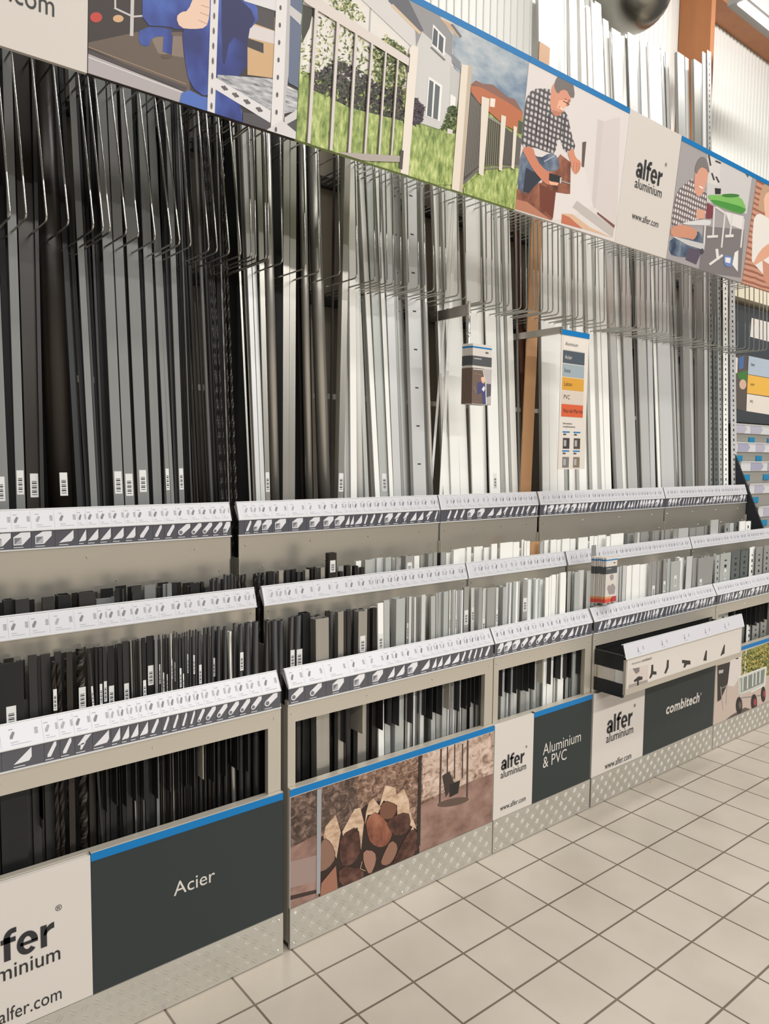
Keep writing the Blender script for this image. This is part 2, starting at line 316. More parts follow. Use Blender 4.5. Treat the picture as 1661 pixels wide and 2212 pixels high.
b = MB(); b.box((xb + .002, 1.48, 5.735), (12, 1.695, 6.3), WOODC); tag(b.build('trim_2'), 'orange timber beam running along the top of the white wall', 'beam', kind='structure')

# ------------------------------------------------------------------ racks
def screw(mb, x, y, z, r=0.004):
    mb.prism([(r * math.cos(6.2832 * i / 10), r * math.sin(6.2832 * i / 10)) for i in range(10)], lambda p, t: (x + p[0] * (1 - .4 * t), y - .0025 * t, z + p[1] * (1 - .4 * t)), SCREW)
# px borders of the product cells on the label rails, first to last
CT = {1: [-110, -70, -20, 24, 66, 117, 167, 186, 213, 240, 268, 293, 328, 353, 381, 410, 434, 457, 479, 500], 2: [526, 545, 563, 586, 621, 660, 695, 720, 743, 754, 763, 782, 795, 812, 828, 847, 866, 883, 899, 914, 935, 947],
      3: [962, 976, 990, 1005, 1026, 1048, 1068, 1083, 1097, 1110, 1122, 1133, 1145, 1156, 1164], 4: None, 5: None}
CF1 = {1: [-260, -190, -110, 0, 92, 126, 158, 196, 236, 258, 277, 297, 318, 345, 366, 386, 404, 421, 439, 463, 488, 513, 537, 562, 600], 2: [620, 655, 700, 752, 791, 832, 850, 872, 902, 928, 940, 953, 971, 990, 1005, 1017, 1029, 1041, 1058],
       3: [1070, 1084, 1102, 1120, 1137, 1153, 1169, 1186, 1205, 1222, 1236, 1248, 1259, 1268], 4: None, 5: None}
def cells(bay, front):
    c = (CF1 if front else CT)[bay]; x0, x1 = BAY[bay]
    if c is None:
        rnd = random.Random(bay * 7 + front); n = 30 if bay == 4 else 26; w = [rnd.choice((.7, .8, 1, 1, 1.3, 1.7)) for _ in range(n)]; t = sum(w); out = [x0 + .03]
        for q in w: out.append(out[-1] + q / t * (x1 - x0 - .05))
        return out
    Y, Z = ((.025, .935) if front else (.362, 1.47)); return [min(max(Xat(q, Y, Z), x0 + .004), x1 - .004) for q in c if Xat(q, Y, Z) > x0]
ICONS_T = {1: 'SSSSSAAAAAAFFFOOOO', 2: 'FSSSSSSSAAAFFFSTTAATF', 3: 'FFFSSAATFFFTAF', 4: 'S' * 9 + 'T' + 'F' * 6 + 'AATAAFFSSSSSSS', 5: 'SSSTFFFFFATTAASSSSSSSAAFSS'}
ICONS_F = {1: 'SSAAFFTAAAAAFFFFFOOOOOOO', 2: 'OOSSSAASAAAAAFTFFFT', 3: 'SSSOOOOOOAFFFFF', 4: 'FASAAAAAFFFSFSSFFFOOOOAASSS', 5: 'FFSSFSASFFASSSFFAASSFFASSSS'}
def rail_print(mb, pl, cs, h, seed):
    rnd = random.Random(seed)
    def q(u0, v0, u1, v1, m, k=.0005): mb.face([pl.pt(u0, v0, k), pl.pt(u1, v0, k), pl.pt(u1, v1, k), pl.pt(u0, v1, k)], m)
    for a, b in zip(cs, cs[1:]):
        w = b - a; q(a - .0004, .004, a + .0004, h - .006, INKL)
        iw = min(.011, w * .3); ix = a + w * (.14 if w < .06 else .22)
        q(ix - .002, h * .74, ix + iw * .8, h * .78, INKL)
        mb.face([pl.pt(ix, h * .38, .0006), pl.pt(ix + iw * .55, h * .38, .0006), pl.pt(ix + iw * 1.2, h * .62, .0006), pl.pt(ix + iw * .7, h * .68, .0006), pl.pt(ix, h * .5, .0006)], rnd.choice((INK, INK, INKL)))
        bx = a + w * .80; bw = min(.009, w * .16)
        for i in range(6): q(bx, h * (.42 + .045 * i), bx + bw, h * (.42 + .045 * i) + h * .026, INK)
        q(ix, h * .22, ix + min(w * .25, .02), h * .25, INKL); q(ix, h * .13, min(ix + w * .62, ix + .05), h * .155, INKL)
def icon_print(mb, pl, cs, h, icons):
    for i, (a, b) in enumerate(zip(cs, cs[1:])):
        w = b - a; t = icons[i % len(icons)]; e = .0006
        def f(m, pts, k=e): mb.face([pl.pt(u, v, k) for u, v in pts], m)
        f(INKD, [(a - .0003, 0), (a + .0003, 0), (a + .0003, h), (a - .0003, h)]); s = min(w * .48, h * .46); x = a + (w - s * 1.9) / 2; y = h * .24
        f(ICON, [(x, h * .10), (x + min(s * 1.1, w * .6), h * .10), (x + min(s * 1.1, w * .6), h * .135), (x, h * .135)])
        top = h * .94
        if t == 'A': f(ICON, [(x, y), (x + s * 1.5, y + s * .12), (x + s * 1.75, y + s * .5), (x + s * 1.75, top)])
        elif t == 'S':
            f(ICON, [(x, y), (x + s, y), (x + s * 1.9, y + (top - y) * .62), (x + s * 1.9, top), (x + s * .85, top), (x, y + s)])
            f(ICONG, [(x + s * .1, y + s * .1), (x + s * .9, y + s * .1), (x + s * .9, y + s * .9), (x + s * .1, y + s * .9)], .0008)
            f(INK, [(x + s * .1, y + s * .1), (x + s * .9, y + s * .9), (x + s * .1, y + s * .9)], .001)
        elif t == 'O':
            r = s * .42; c = (x + r, y + r)
            f(ICON, [(c[0] + r * .7, c[1] - r * .7), (x + s * 1.9, top - r * 1.3), (x + s * 1.9, top), (x + s * 1.3, top), (c[0] - r * .7, c[1] + r * .7)])
            for rr, m, k in ((r, ICON, .0008), (r * .68, INK, .001)): f(m, [(c[0] + rr * math.cos(j * .5236), c[1] + rr * math.sin(j * .5236)) for j in range(12)], k)
        elif t == 'T':
            f(ICON, [(x + s * .2, y + s * .6), (x + s * .9, y + s * .6), (x + s * 1.9, top), (x + s * 1.1, top)]); f(ICON, [(x + s * .5, y), (x + s * .7, y), (x + s * 1.2, y + s * .8), (x + s * .6, y + s * .7)])
        else: f(ICON, [(x + s * .3, y), (x + s * .75, y), (x + s * 1.5, y + (top - y) * .75), (x + s * 1.5, top), (x + s * 1.2, top), (x + s * .3, y + s * .35)])
TIERS = {'front': ((.010, .905), (.040, .963), .847), 'middle': ((.170, 1.157), (.190, 1.219), None), 'top': ((.352, 1.441), (.372, 1.502), 1.384)}
DIV = {1: ([92, 231, 253, 274, 294, 312, 341, 368, 386, 403, 420, 463, 488, 514, 537], [(92, .68), (439, .665)]),
       2: ([748, 827, 845, 862, 890, 919, 934, 944, 955, 992, 1008, 1017, 1025, 1035], [(784, .665), (971, .665)]),
       3: ([1085, 1103, 1116, 1129, 1142, 1155, 1190, 1211, 1224, 1234, 1253], [(1172, .665)]), 5: ([1585, 1600, 1612, 1622, 1632, 1641, 1650, 1658], [])}
def rack(k):
    x0, x1 = BAY[k]
    r = empty('profile_rack', ((x0 + x1) / 2, .4, 0), {1: 'stepped metal profile rack at far left with dark steel bars behind the Acier board', 2: 'stepped metal profile rack above the firewood picture, black tubes and grey profiles',
        3: 'narrow stepped metal rack behind the Aluminium and PVC board', 4: 'stepped metal rack with the pulled-out drawer at its front', 5: 'rightmost stepped metal rack above the garden cart picture'}[k], 'rack', 'stepped profile racks along the wall')
    # front frame with the window opening
    b = MB(); st = .03 if k != 4 else .02; f0, f1 = .014, .034
    b.box((x0, f0, .02), (x0 + st, f1, .86), FRAME); b.box((x1 - st * 1.6, f0, .02), (x1, f1, .86), FRAME); b.box((x0 + st, f0, .785), (x1 - st * 1.6, f1, .86), FRAME); b.box((x0 + st, f0, .02), (x1 - st * 1.6, f1, .562), FRAME)
    f = b.build('front_frame', r)
    b = MB(); 
    for i in range(4): screw(b, x0 + .015 + (x1 - x0 - .04) * i / 3, f0, .815)
    b.build('screws', f)
    # side sheets and floor
    for sx in (x0, x1 - .003):
        b = MB(); b.prism([(.036, .02), (.036, .84), (.168, .84), (.168, 1.02), (.35, 1.02), (.35, 1.30), (.695, 1.30), (.695, .02)], lambda p, t: (sx + .003 * t, p[0], p[1]), FRAME if k > 1 else BLACKU); b.build('side_panel', r)
    b = MB(); b.box((x0 + .004, .036, .06), (x1 - .004, .165, .10), BLACKU); b.build('bottom_shelf', r)
    b = MB(); b.box((x0 + .004, .182, .19), (x1 - .004, .345, .22), BLACKU); b.build('middle_shelf', r)
    b = MB(); b.box((x0 + .004, .372, 1.24), (x1 - .004, .735, 1.27), BLACKU); b.build('upper_shelf', r)
    # stepped steel sheets
    for nm, yy, za, zb in (('middle_panel', .176, .10, 1.165), ('upper_panel', .358, .22, 1.386)):
        b = MB(); b.box((x0 + .003, yy, za), (x1 - .003, yy + .004, zb), STEEL); p = b.build(nm, r); b = MB()
        if nm == 'upper_panel':
            for z, n in ((1.345, 4), (1.262, 4)):
                for i in range(n): screw(b, x0 + .03 + (x1 - x0 - .06) * (i + (.0 if z > 1.3 else .25)) / (n - .7), yy, z)
        else:
            for z in (1.135, 1.105): screw(b, x0 + .02, yy, z); screw(b, x1 - .02, yy, z)
        b.build('screws', p)
    # label rails
    for nm, ((ya, za), (yb, zb), zd) in TIERS.items():
        up = Vector((0, yb - ya, zb - za)); h = up.length; pl = Plane((0, ya, za), up, Vector((0, -(zb - za), yb - ya))); fr = nm == 'front'
        b = MB(); slab(b, pl, x0, 0, x1, h, .003, WHITE); slab(b, pl, x0, h - .002, x1, h + .003, .012, WHITE)
        b.box((x0, ya, za - .003), (x1, ya + .006, za), WHITE)
        for sx in (x0, x1 - .003): b.prism([(0, 0), (0, h), (.02, h - .01), (.006, 0)], lambda p, t: Vector((sx + .003 * t, 0, 0)) + pl.P0 + pl.up * p[1] - pl.n * p[0], WHITE)
        rail = b.build('label_rail', r); b = MB(); cs = cells(k, fr); slab(b, pl, x0 + .012, .003, x1 - .005, h - .004, .0003, PAPER, .0004); rail_print(b, pl, cs, h, k * 10 + fr); b.build('price_labels', rail)
        if zd:
            y = ya + .003; pd = Plane((0, y, zd), (0, 0, 1), (0, -1, 0)); hh = za - zd - .003
            b = MB(); slab(b, pd, x0 + .002, 0, x1 - .002, hh, .003, DKSTRIP); slab(b, pd, x0, -.003, x1, .001, .006, WHITE, .003)
            o = b.build('picture_strip', r); b = MB(); icon_print(b, pd, cs, hh, (ICONS_F if fr else ICONS_T)[k]); b.build('profile_pictures', o)
    # tread plate at the foot
    b = MB(); b.box((x0, -.002, .004), (x1, .010, .1455), PLATE); i = 0
    px = .0335; nx = int((x1 - x0 - .01) / px)
    for i in range(nx):
        for j in range(4):
            cx = x0 + .018 + i * px; cz = .022 + j * .033 + (0.0 if i % 2 else .002); 
            if cz > .138: continue
            an = math.radians(50 if (i + j) % 2 else -42); ca, sa = math.cos(an), math.sin(an)
            for off in (-.0045, .0045):
                ox, oz = -sa * off, ca * off; L, wd, hh = .0145, .0016, .0013
                def pt(a, c, y): return (cx + ox + a * ca - c * sa, -.002 - y, cz + oz + a * sa + c * ca)
                q = [pt(-L, 0, 0), pt(-L * .5, -wd, 0), pt(L * .5, -wd, 0), pt(L, 0, 0), pt(L * .5, wd, 0), pt(-L * .5, wd, 0)]; e0, e1 = pt(-L * .5, 0, hh), pt(L * .5, 0, hh)
                for tri in ((q[0], q[1], e0), (q[1], q[2], e1, e0), (q[2], q[3], e1), (q[3], q[4], e1), (q[4], q[5], e0, e1), (q[5], q[0], e0)): b.face(tri, PLATE)
    o = b.build('kick_plate', r); b = MB()
    for x in (x0 + .015, (x0 + x1) / 2, x1 - .02): screw(b, x, -.002, .02, .005); screw(b, x + .004, -.002, .125, .005) if x != (x0 + x1) / 2 else None
    b.build('screws', o)
    # back panels, uprights, hook rails
    for za, zb in ((.02, 1.93), (1.955, 3.2)):
        b = MB(); b.box((x0, .755, za), (x1, .765, zb), BACK); b.build('back_panel', r)
    b = MB(); xa = x1 - .012; b.box((xa - .02, .70, 0.02), (xa + .02, .752, 3.25), BLACKU)
    for i in range(58): b.box((xa - .006, .6985, .2 + i * .052), (xa + .006, .6995, .225 + i * .052), BLACK)
    b.build('upright', r)
    for z in (2.36, 2.87):
        b = MB(); b.box((x0, .722, z - .02), (x1 - .035, .752, z + .02), BLACKU); b.build('hook_rail', r)
    b = MB()
    for x in (x0 + .004, x1 - .004): b.box((x - .003, -.045, 2.98), (x + .003, .754, 3.01), BLACKU)
    b.build('header_arms', r)
    # divider plates hanging in the window
    if k in DIV:
        for lst, m in ((DIV[k][0], BLACK), (DIV[k][1], FRAME)):
            for q in lst:
                px_, zz = (q, None) if not isinstance(q, tuple) else q
                zz = zz or .655 + random.uniform(-.012, .012); X = Xat(px_, .037, .72); b = MB(); b.box((X - .0012, .037, zz), (X + .0012, .155, .90), m); b.build('divider_plate', r)
    return r
RACKS = {k: rack(k) for k in BAY}

# ------------------------------------------------------------------ bars
ORD = 'first second third fourth fifth sixth seventh eighth ninth tenth eleventh twelfth thirteenth fourteenth fifteenth sixteenth seventeenth eighteenth nineteenth twentieth'.split()
def ordinal(i):
    if i < 20: return ORD[i]
    t, u = divmod(i + 1, 10); T = {2: 'twent', 3: 'thirt', 4: 'fort', 5: 'fift', 6: 'sixt'}[t]
    return T + ('ieth' if u == 0 else 'y-' + ORD[u - 1])
KIND = {'f': ('flat_bar', 'flat bar'), 'a': ('angle_profile', 'angle profile'), 's': ('square_tube', 'square tube'), 'o': ('round_tube', 'round tube'), 'r': ('round_rod', 'thin round rod'),
        't': ('twisted_rod', 'twisted rod'), 'u': ('channel_profile', 'channel profile'), 'p': ('perforated_angle', 'perforated angle'), 'n': ('thin_strip', 'thin strip')}
BARS = []
def circ(r, n): return [(r * math.cos(6.2832 * i / n), r + r * math.sin(6.2832 * i / n)) for i in range(n)]
HOLE = mat('punched_hole', (0.02, 0.02, 0.02), 0.6)
def bar_mesh(kind, w, d, L, m, holes=0):
    b = MB(); h = w / 2; t = min(.0025, w * .12)
    if kind in 'fn': b.prism([(-h, 0), (h, 0), (h, d), (-h, d)], lambda p, k: (p[0], p[1], L * k), m)
    elif kind == 's': b.ring([(-h, 0), (h, 0), (h, d), (-h, d)], [(-h + t, t), (h - t, t), (h - t, d - t), (-h + t, d - t)], 0, L, m)
    elif kind == 'o': b.ring(circ(h, 18), [(x, y * (h - t) / h + t) for x, y in circ(h, 18)] if 0 else [((h - t) * math.cos(6.2832 * i / 18), h + (h - t) * math.sin(6.2832 * i / 18)) for i in range(18)], 0, L, m, True)
    elif kind == 'r': b.prism(circ(h, 10), lambda p, k: (p[0], p[1], L * k), m); b.sm = [len(f) == 4 for f in b.f]
    elif kind in 'ap': b.prism([(-h, 0), (h, 0), (h, d), (h - t, d), (h - t, t), (-h, t)], lambda p, k: (p[0], p[1], L * k), m)
    elif kind == 'u': b.prism([(-h, 0), (h, 0), (h, d), (h - t, d), (h - t, t), (-h + t, t), (-h + t, d), (-h, d)], lambda p, k: (p[0], p[1], L * k), m)
    elif kind == 't':
        N = 5; st = int(L / .012); k = b.mi(m)
        for i in range(st + 1):
            an = i * .45
            for j in range(N): r_ = h * (1.0 if j % 2 == 0 else .72); b.v.append((r_ * math.cos(an + 6.2832 * j / N), h + r_ * math.sin(an + 6.2832 * j / N), L * i / st))
        for i in range(st):
            for j in range(N): l = (j + 1) % N; b.f.append([i * N + j, i * N + l, i * N + N + l, i * N + N + j]); b.m.append(k); b.sm.append(False)
        for o in (0, st * N): b.f.append([o + j for j in range(N)]); b.m.append(k); b.sm.append(False)
    if kind == 'p' or holes:
        z = .03; i = 0; step = holes or .034
        while z < L - .02:
            sx = w * .13 if holes else w * .11; sz = .003 if holes else (.009 if i % 2 else .004)
            b.face([(-sx, -.0004, z - sz), (sx, -.0004, z - sz), (sx, -.0004, z + sz), (-sx, -.0004, z + sz)], HOLE); z += step; i += 1
    return b
STW = mat('sticker_white', (0.70, 0.70, 0.68), 0.4)
def bar(kind, mk, w, d, Pb, Pt, bay, tier, sticker=None, holes=0, xhint=None):
    ax = (Pt - Pb); L = ax.length; zc = ax / L; xc = (Vector((1, 0, 0)) - zc * zc.x).normalized(); yc = zc.cross(xc)
    o = bar_mesh(kind, w, d, L, BARM[mk], holes).build(KIND[kind][0])
    o.matrix_basis = Matrix(((xc.x, yc.x, zc.x, Pb.x), (xc.y, yc.y, zc.y, Pb.y), (xc.z, yc.z, zc.z, Pb.z), (0, 0, 0, 1)))
    if sticker is not None:
        sw = min(w * .8, .024); sh = sticker[1]; z = sticker[0]; s = MB(); y = -.0006 if kind not in 'ort' else -.0015
        s.box((-sw / 2, y, z - sh / 2), (sw / 2, y + .0005, z + sh / 2), STW)
        for i in range(7):
            zz = z - sh * .4 + sh * .55 * i / 6; s.face([(-sw * .3, y - .0002, zz), (sw * .3, y - .0002, zz), (sw * .3, y - .0002, zz + sh * (.03 + .03 * (i % 2))), (-sw * .3, y - .0002, zz + sh * (.03 + .03 * (i % 2)))], INKD)
        s2 = s.build('barcode_sticker'); s2.parent = o
        s2['label'] = 'small white barcode sticker'
    BARS.append((o, kind, mk, bay, tier, xhint if xhint is not None else (Pb.x + Pt.x) / 2)); return o
def bay_of(x):
    for k, (a, c) in BAY.items():
        if a - .02 <= x <= c + .008: return k
    return 1 if x < 0 else 5
DEP = {'f': .006, 'n': .002, 's': .03, 'o': 0, 'r': 0, 'a': .022, 't': 0, 'u': .02, 'p': .02}
def size(kind, X0, X1, Y):
    Wt = max(abs(X1 - X0), .0025); sl = (X0 - CAM.x) / (Y - CAM.y)
    if kind in 'ort': return Wt, Wt
    if kind == 's': d = Wt / (1 + sl) if Wt < .05 else Wt * .45; return max(Wt - sl * d, .003), d
    d = min(DEP[kind], Wt * .45); return max(Wt, .002), d
# --- tall back row: px left, px right (where it meets the top rail), px left higher up, kind, material, [Y of foot], [sticker]
TALL = """-14 20 -34 f G .44 s|21 34 2 a K .50|36 55 21 f G .44 s|55 92 42 s Q .46 s|88 96 78 f D .45|113 166 91 o Q .46 s|167 178 140 a K .46|179 186 150 a K .47|187 196 157 n D .46|197 211 172 f G .44|212 217 187 n D .46
218 223 194 n K .47|224 229 203 n D .46|230 238 210 a K .47|247 268 226 f G .43 s|271 291 250 f G .43 s|292 298 271 n Q .45|299 323 278 f G .43 s|325 331 303 n K .46|332 341 313 f G .44|341 350 322 f G .45|360 369 337 f G .44 s|370 377 346 f G .44|379 387 360 f D .45|388 399 371 f G .44 s
401 404 386 r D .45|405 408 389 r K .44|409 412 392 r D .45|413 416 396 r G .44|418 421 399 r K .45|423 427 402 r D .45|431 438 408 r D .44|440 446 417 r D .45|448 453 423 r D .44|455 463 434 r G .45|465 471 444 r D .44|474 477 451 r K .45|478 482 454 t Q .44|484 487 459 t Q .45|489 492 463 t Q .44|494 497 478 n H .46|499 503 484 t Q .45|508 514 490 t Q .44
539 543 518 n H .45|543 548 523 n Q .45|548 554 528 n H .45|554 563 536 f L .44|564 573 547 f L .44|574 584 562 f H .44 s|590 608 579 o H .44|611 624 612 f H .44|624 637 626 f H .45|638 653 640 o G .45 s|660 665 650 n Q .45|665 679 656 o H .44|682 696 674 a K .46|697 720 682 o H .44|721 742 735 s H .41 s|716 721 722 n Q .46
744 751 742 n L .46|752 756 743 n W .46|758 771 755 f W .44|774 788 765 o W .44|789 797 770 n E .44|798 810 783 f E .45|811 821 788 f W .44|822 841 802 f E .44 s|842 850 822 n W .43|851 867 834 f L .44|868 872 850 n A .45|873 877 855 n E .45|878 892 863 f L .44|894 921 880 u L .43|922 929 909 a A .46|931 938 917 r M .44
942 947 977 n W .44|949 956 972 n W .45|958 962 943 n W .45|961 974 944 f W .47|975 994 961 f W .46|995 1013 978 u W .46|1021 1045 1008 f W .44|1046 1058 1037 u W .45|1059 1081 1047 f W .44 s|1082 1087 1071 n E .45|1093 1100 1078 u W .44|1101 1107 1086 n W .45|1107 1119 1093 u W .44|1120 1124 1114 n A .5|1124 1147 1143 f B .42|1140 1153 1121 f X .50
1160 1171 1166 n W .45|1172 1187 1169 f W .44|1188 1204 1184 u W .44|1205 1219 1199 f W .45|1220 1229 1213 f E .46|1230 1234 1226 n W .45|1237 1251 1229 f W .45|1252 1267 1244 u W .44|1268 1279 1259 f W .45|1280 1290 1270 u W .44|1291 1299 1281 n W .45|1300 1307 1288 f W .44|1308 1321 1297 f W .45|1322 1331 1312 n A .46|1333 1345 1316 f M .44|1346 1357 1330 f W .46|1359 1377 1345 f M .44|1379 1387 1368 a A .47
1388 1405 1376 f M .44|1406 1416 1397 f L .45|1417 1421 1404 n D .46|1422 1430 1409 f W .45|1431 1457 1419 f L .44|1458 1462 1446 n A .45|1463 1467 1450 r M .45|1468 1473 1455 n A .46|1474 1480 1462 f L .45|1481 1495 1474 u A .44|1496 1500 1487 n M .45|1501 1508 1495 f L .45|1509 1522 1505 u H .44|1523 1532 1521 f L .45|1533 1541 1531 p A .44|1542 1552 1540 p Z .43|1553 1562 1549 p E .45|1563 1573 1562 p W .44|1580 1592 1576 p L .44"""
YTOP = [(1110, -40), (1195, -12), (1255, -4), (1262, 2), (1272, 20), (1292, 10), (1304, 12), (1307, 45), (1325, 64), (1345, 68), (1350, 82), (1372, 80), (1386, 98), (1405, 104), (1422, 104), (1440, 112), (1458, 113), (1478, 122), (1492, 124), (1496, 146), (1505, 142), (1508, 116), (1540, 116)]
def ytop(x):
    for (a, ya), (c, yc) in zip(YTOP, YTOP[1:]):
        if a <= x <= c: return ya + (yc - ya) * (x - a) / (c - a)
    return None
for ent in TALL.replace('\n', '|').split('|'):
    q = ent.split(); a, c, t = float(q[0]), float(q[1]), float(q[2]); kind, mk, Y0 = q[3], q[4], float(q[5]); st = len(q) > 6
    X0, X1 = Xat(a, Y0, 1.5), Xat(c, Y0, 1.5); w, d = size(kind, X0, X1, Y0); xc = X1 - w / 2
    yr = 620 if a < 1160 else 680; tx = t + (c - a) * .5; T = onX(tx, yr, xc); Y1 = min(max(T.y, Y0 + .03), Y0 + .17); 
    if c - a < 0: continue
    T = onY(tx, yr, Y1); B0 = Vector((xc, Y0, 1.5)); s = (T - B0) / (T.z - B0.z)
    s.y = min(s.y, (.735 - d - Y0) / 1.7); Pb = B0 + s * (1.272 - 1.5); zt = 3.62 + random.uniform(-.05, .05)
    if xc > 1.6 and mk != 'B' and mk != 'X':
        for i in range(60):
            zt = 3.5 + i * .02; Pt = B0 + s * (zt - 1.5); px_, py_ = proj(Pt); yy = ytop(px_)
            if yy is not None and py_ <= yy + random.uniform(-2, 2): break
        else: zt = 3.45
    if mk == 'B':
        for i in range(90):
            zt = 3.4 + i * .01
            if proj(B0 + s * (zt - 1.5))[1] < 99: break
    Pt = B0 + s * (zt - 1.5); z_st = .30 + random.uniform(-.02, .02)
    bar(kind, mk, w, d, Pb, Pt, bay_of(xc), 'tall', (z_st, .075) if st else None, .17 if (kind in 'fu' and mk == 'L' and 860 < a < 920) else 0)
BACKING = [(t[0].matrix_basis.copy(), t[1], t[2], t[0].data, t[3], t[5]) for t in BARS if t[2] in 'WLEMA' and t[1] in 'fu']
for M_, kind, mk, me, bay, x in BACKING:        # the next profile of the same stack, just behind
    xs_ = [v.co.x for v in me.vertices]; zs_ = [v.co.z for v in me.vertices]; w = max(xs_) - min(xs_)
    if w < .012 or bay < 2: continue
    Pb = M_ @ Vector((0, 0, 0)); Pt = M_ @ Vector((0, 0, max(zs_) - random.uniform(.0, .05))); off = Vector((w * .55, .040, 0))
    bar('f', mk, w, .006, Pb + off, Pt + off, bay, 'tall', None)
for i in range(36):                               # dark lengths standing at the back of the steel bays
    x = -1.0 + i * .0425
    if -.075 < x < .0 or x > .46: continue
    Pb = Vector((x, .575 + .012 * (i % 2), 1.272)); Pt = Vector((x + random.uniform(-.006, .006), .66, 3.4)); bar('s' if i % 3 else 'f', 'K', .037, .020 if i % 3 else .006, Pb, Pt, bay_of(x), 'tall')
# --- middle and front rows: px left, px right, px y of the top, kind, material, [lean: head X shift in mm], sticker
MIDDLE = """5 31 1297 s K|33 63 1294 u D|91 117 1289 a D|118 153 1286 s K|165 206 1280 s D|208 247 1292 u G|249 258 1272 n K|264 268 1272 n D|275 284 1268 s K|285 307 1265 f D|286 292 1280 f D|293 300 1279 f D|301 308 1279 f D|312 336 1264 f G|341 349 1268 f D|352 360 1262 f G|361 371 1261 f G|372 382 1258 f K
405 417 1266 f D|411 431 1259 a K|432 440 1257 s K|443 452 1268 f K|453 456 1252 r K|458 465 1249 r D|467 473 1248 r K|484 490 1241 r D|491 497 1243 r K|498 505 1240 r D|506 511 1244 r K|513 519 1241 t Q|520 526 1242 t Q|527 533 1240 t Q|548 555 1239 t Q|557 564 1237 t D|565 572 1237 t K
574 588 1236 s K|590 597 1234 r D|597 612 1233 s H|614 625 1232 s D|627 636 1231 s K|638 649 1236 s D|654 668 1231 s H|669 679 1228 s Q|680 686 1227 n D|687 702 1226 s H|703 727 1195 s Q s|729 741 1235 s D s|742 757 1222 s Q|760 774 1223 s K|775 787 1226 s Q|775 786 1213 u W
789 803 1209 u E|805 816 1207 u E|818 832 1206 f L|833 845 1204 u E|847 855 1205 f E|856 863 1204 f A|866 893 1201 s A s|895 906 1201 f W|908 914 1199 n A|917 935 1196 s A|937 944 1193 n A|945 951 1194 n D|953 963 1193 f A|964 978 1194 f W|980 991 1187 u W|993 1008 1185 f W|1009 1018 1182 f W|1026 1045 1181 f W|1046 1072 1182 f W|1062 1074 1175 f W
1081 1108 1172 f W|1109 1122 1171 f W|1127 1132 1166 n W|1133 1137 1168 n W|1138 1145 1169 f W|1146 1165 1170 f B|1167 1173 1170 n E|1176 1186 1167 u W|1190 1202 1166 f W|1203 1213 1166 f W|1215 1231 1164 f W|1232 1243 1164 f W|1250 1270 1161 f W|1274 1283 1158 n W|1284 1291 1158 n W|1292 1309 1156 f W|1310 1318 1158 n W|1320 1347 1153 f W|1350 1355 1153 n Z|1356 1369 1152 f A|1371 1376 1150 n A|1377 1382 1150 n L|1384 1400 1149 f A
1402 1413 1147 s A|1414 1427 1146 f A|1429 1434 1145 n A|1437 1449 1144 f A|1450 1454 1143 n L|1455 1464 1143 f A|1466 1487 1141 f C|1490 1503 1140 f A|1504 1521 1138 f A|1523 1534 1135 f A|1536 1552 1123 f C|1553 1565 1134 f A|1566 1576 1130 p A|1577 1585 1130 f L|1586 1597 1128 p Z|1598 1610 1126 f W|1611 1622 1126 p W"""
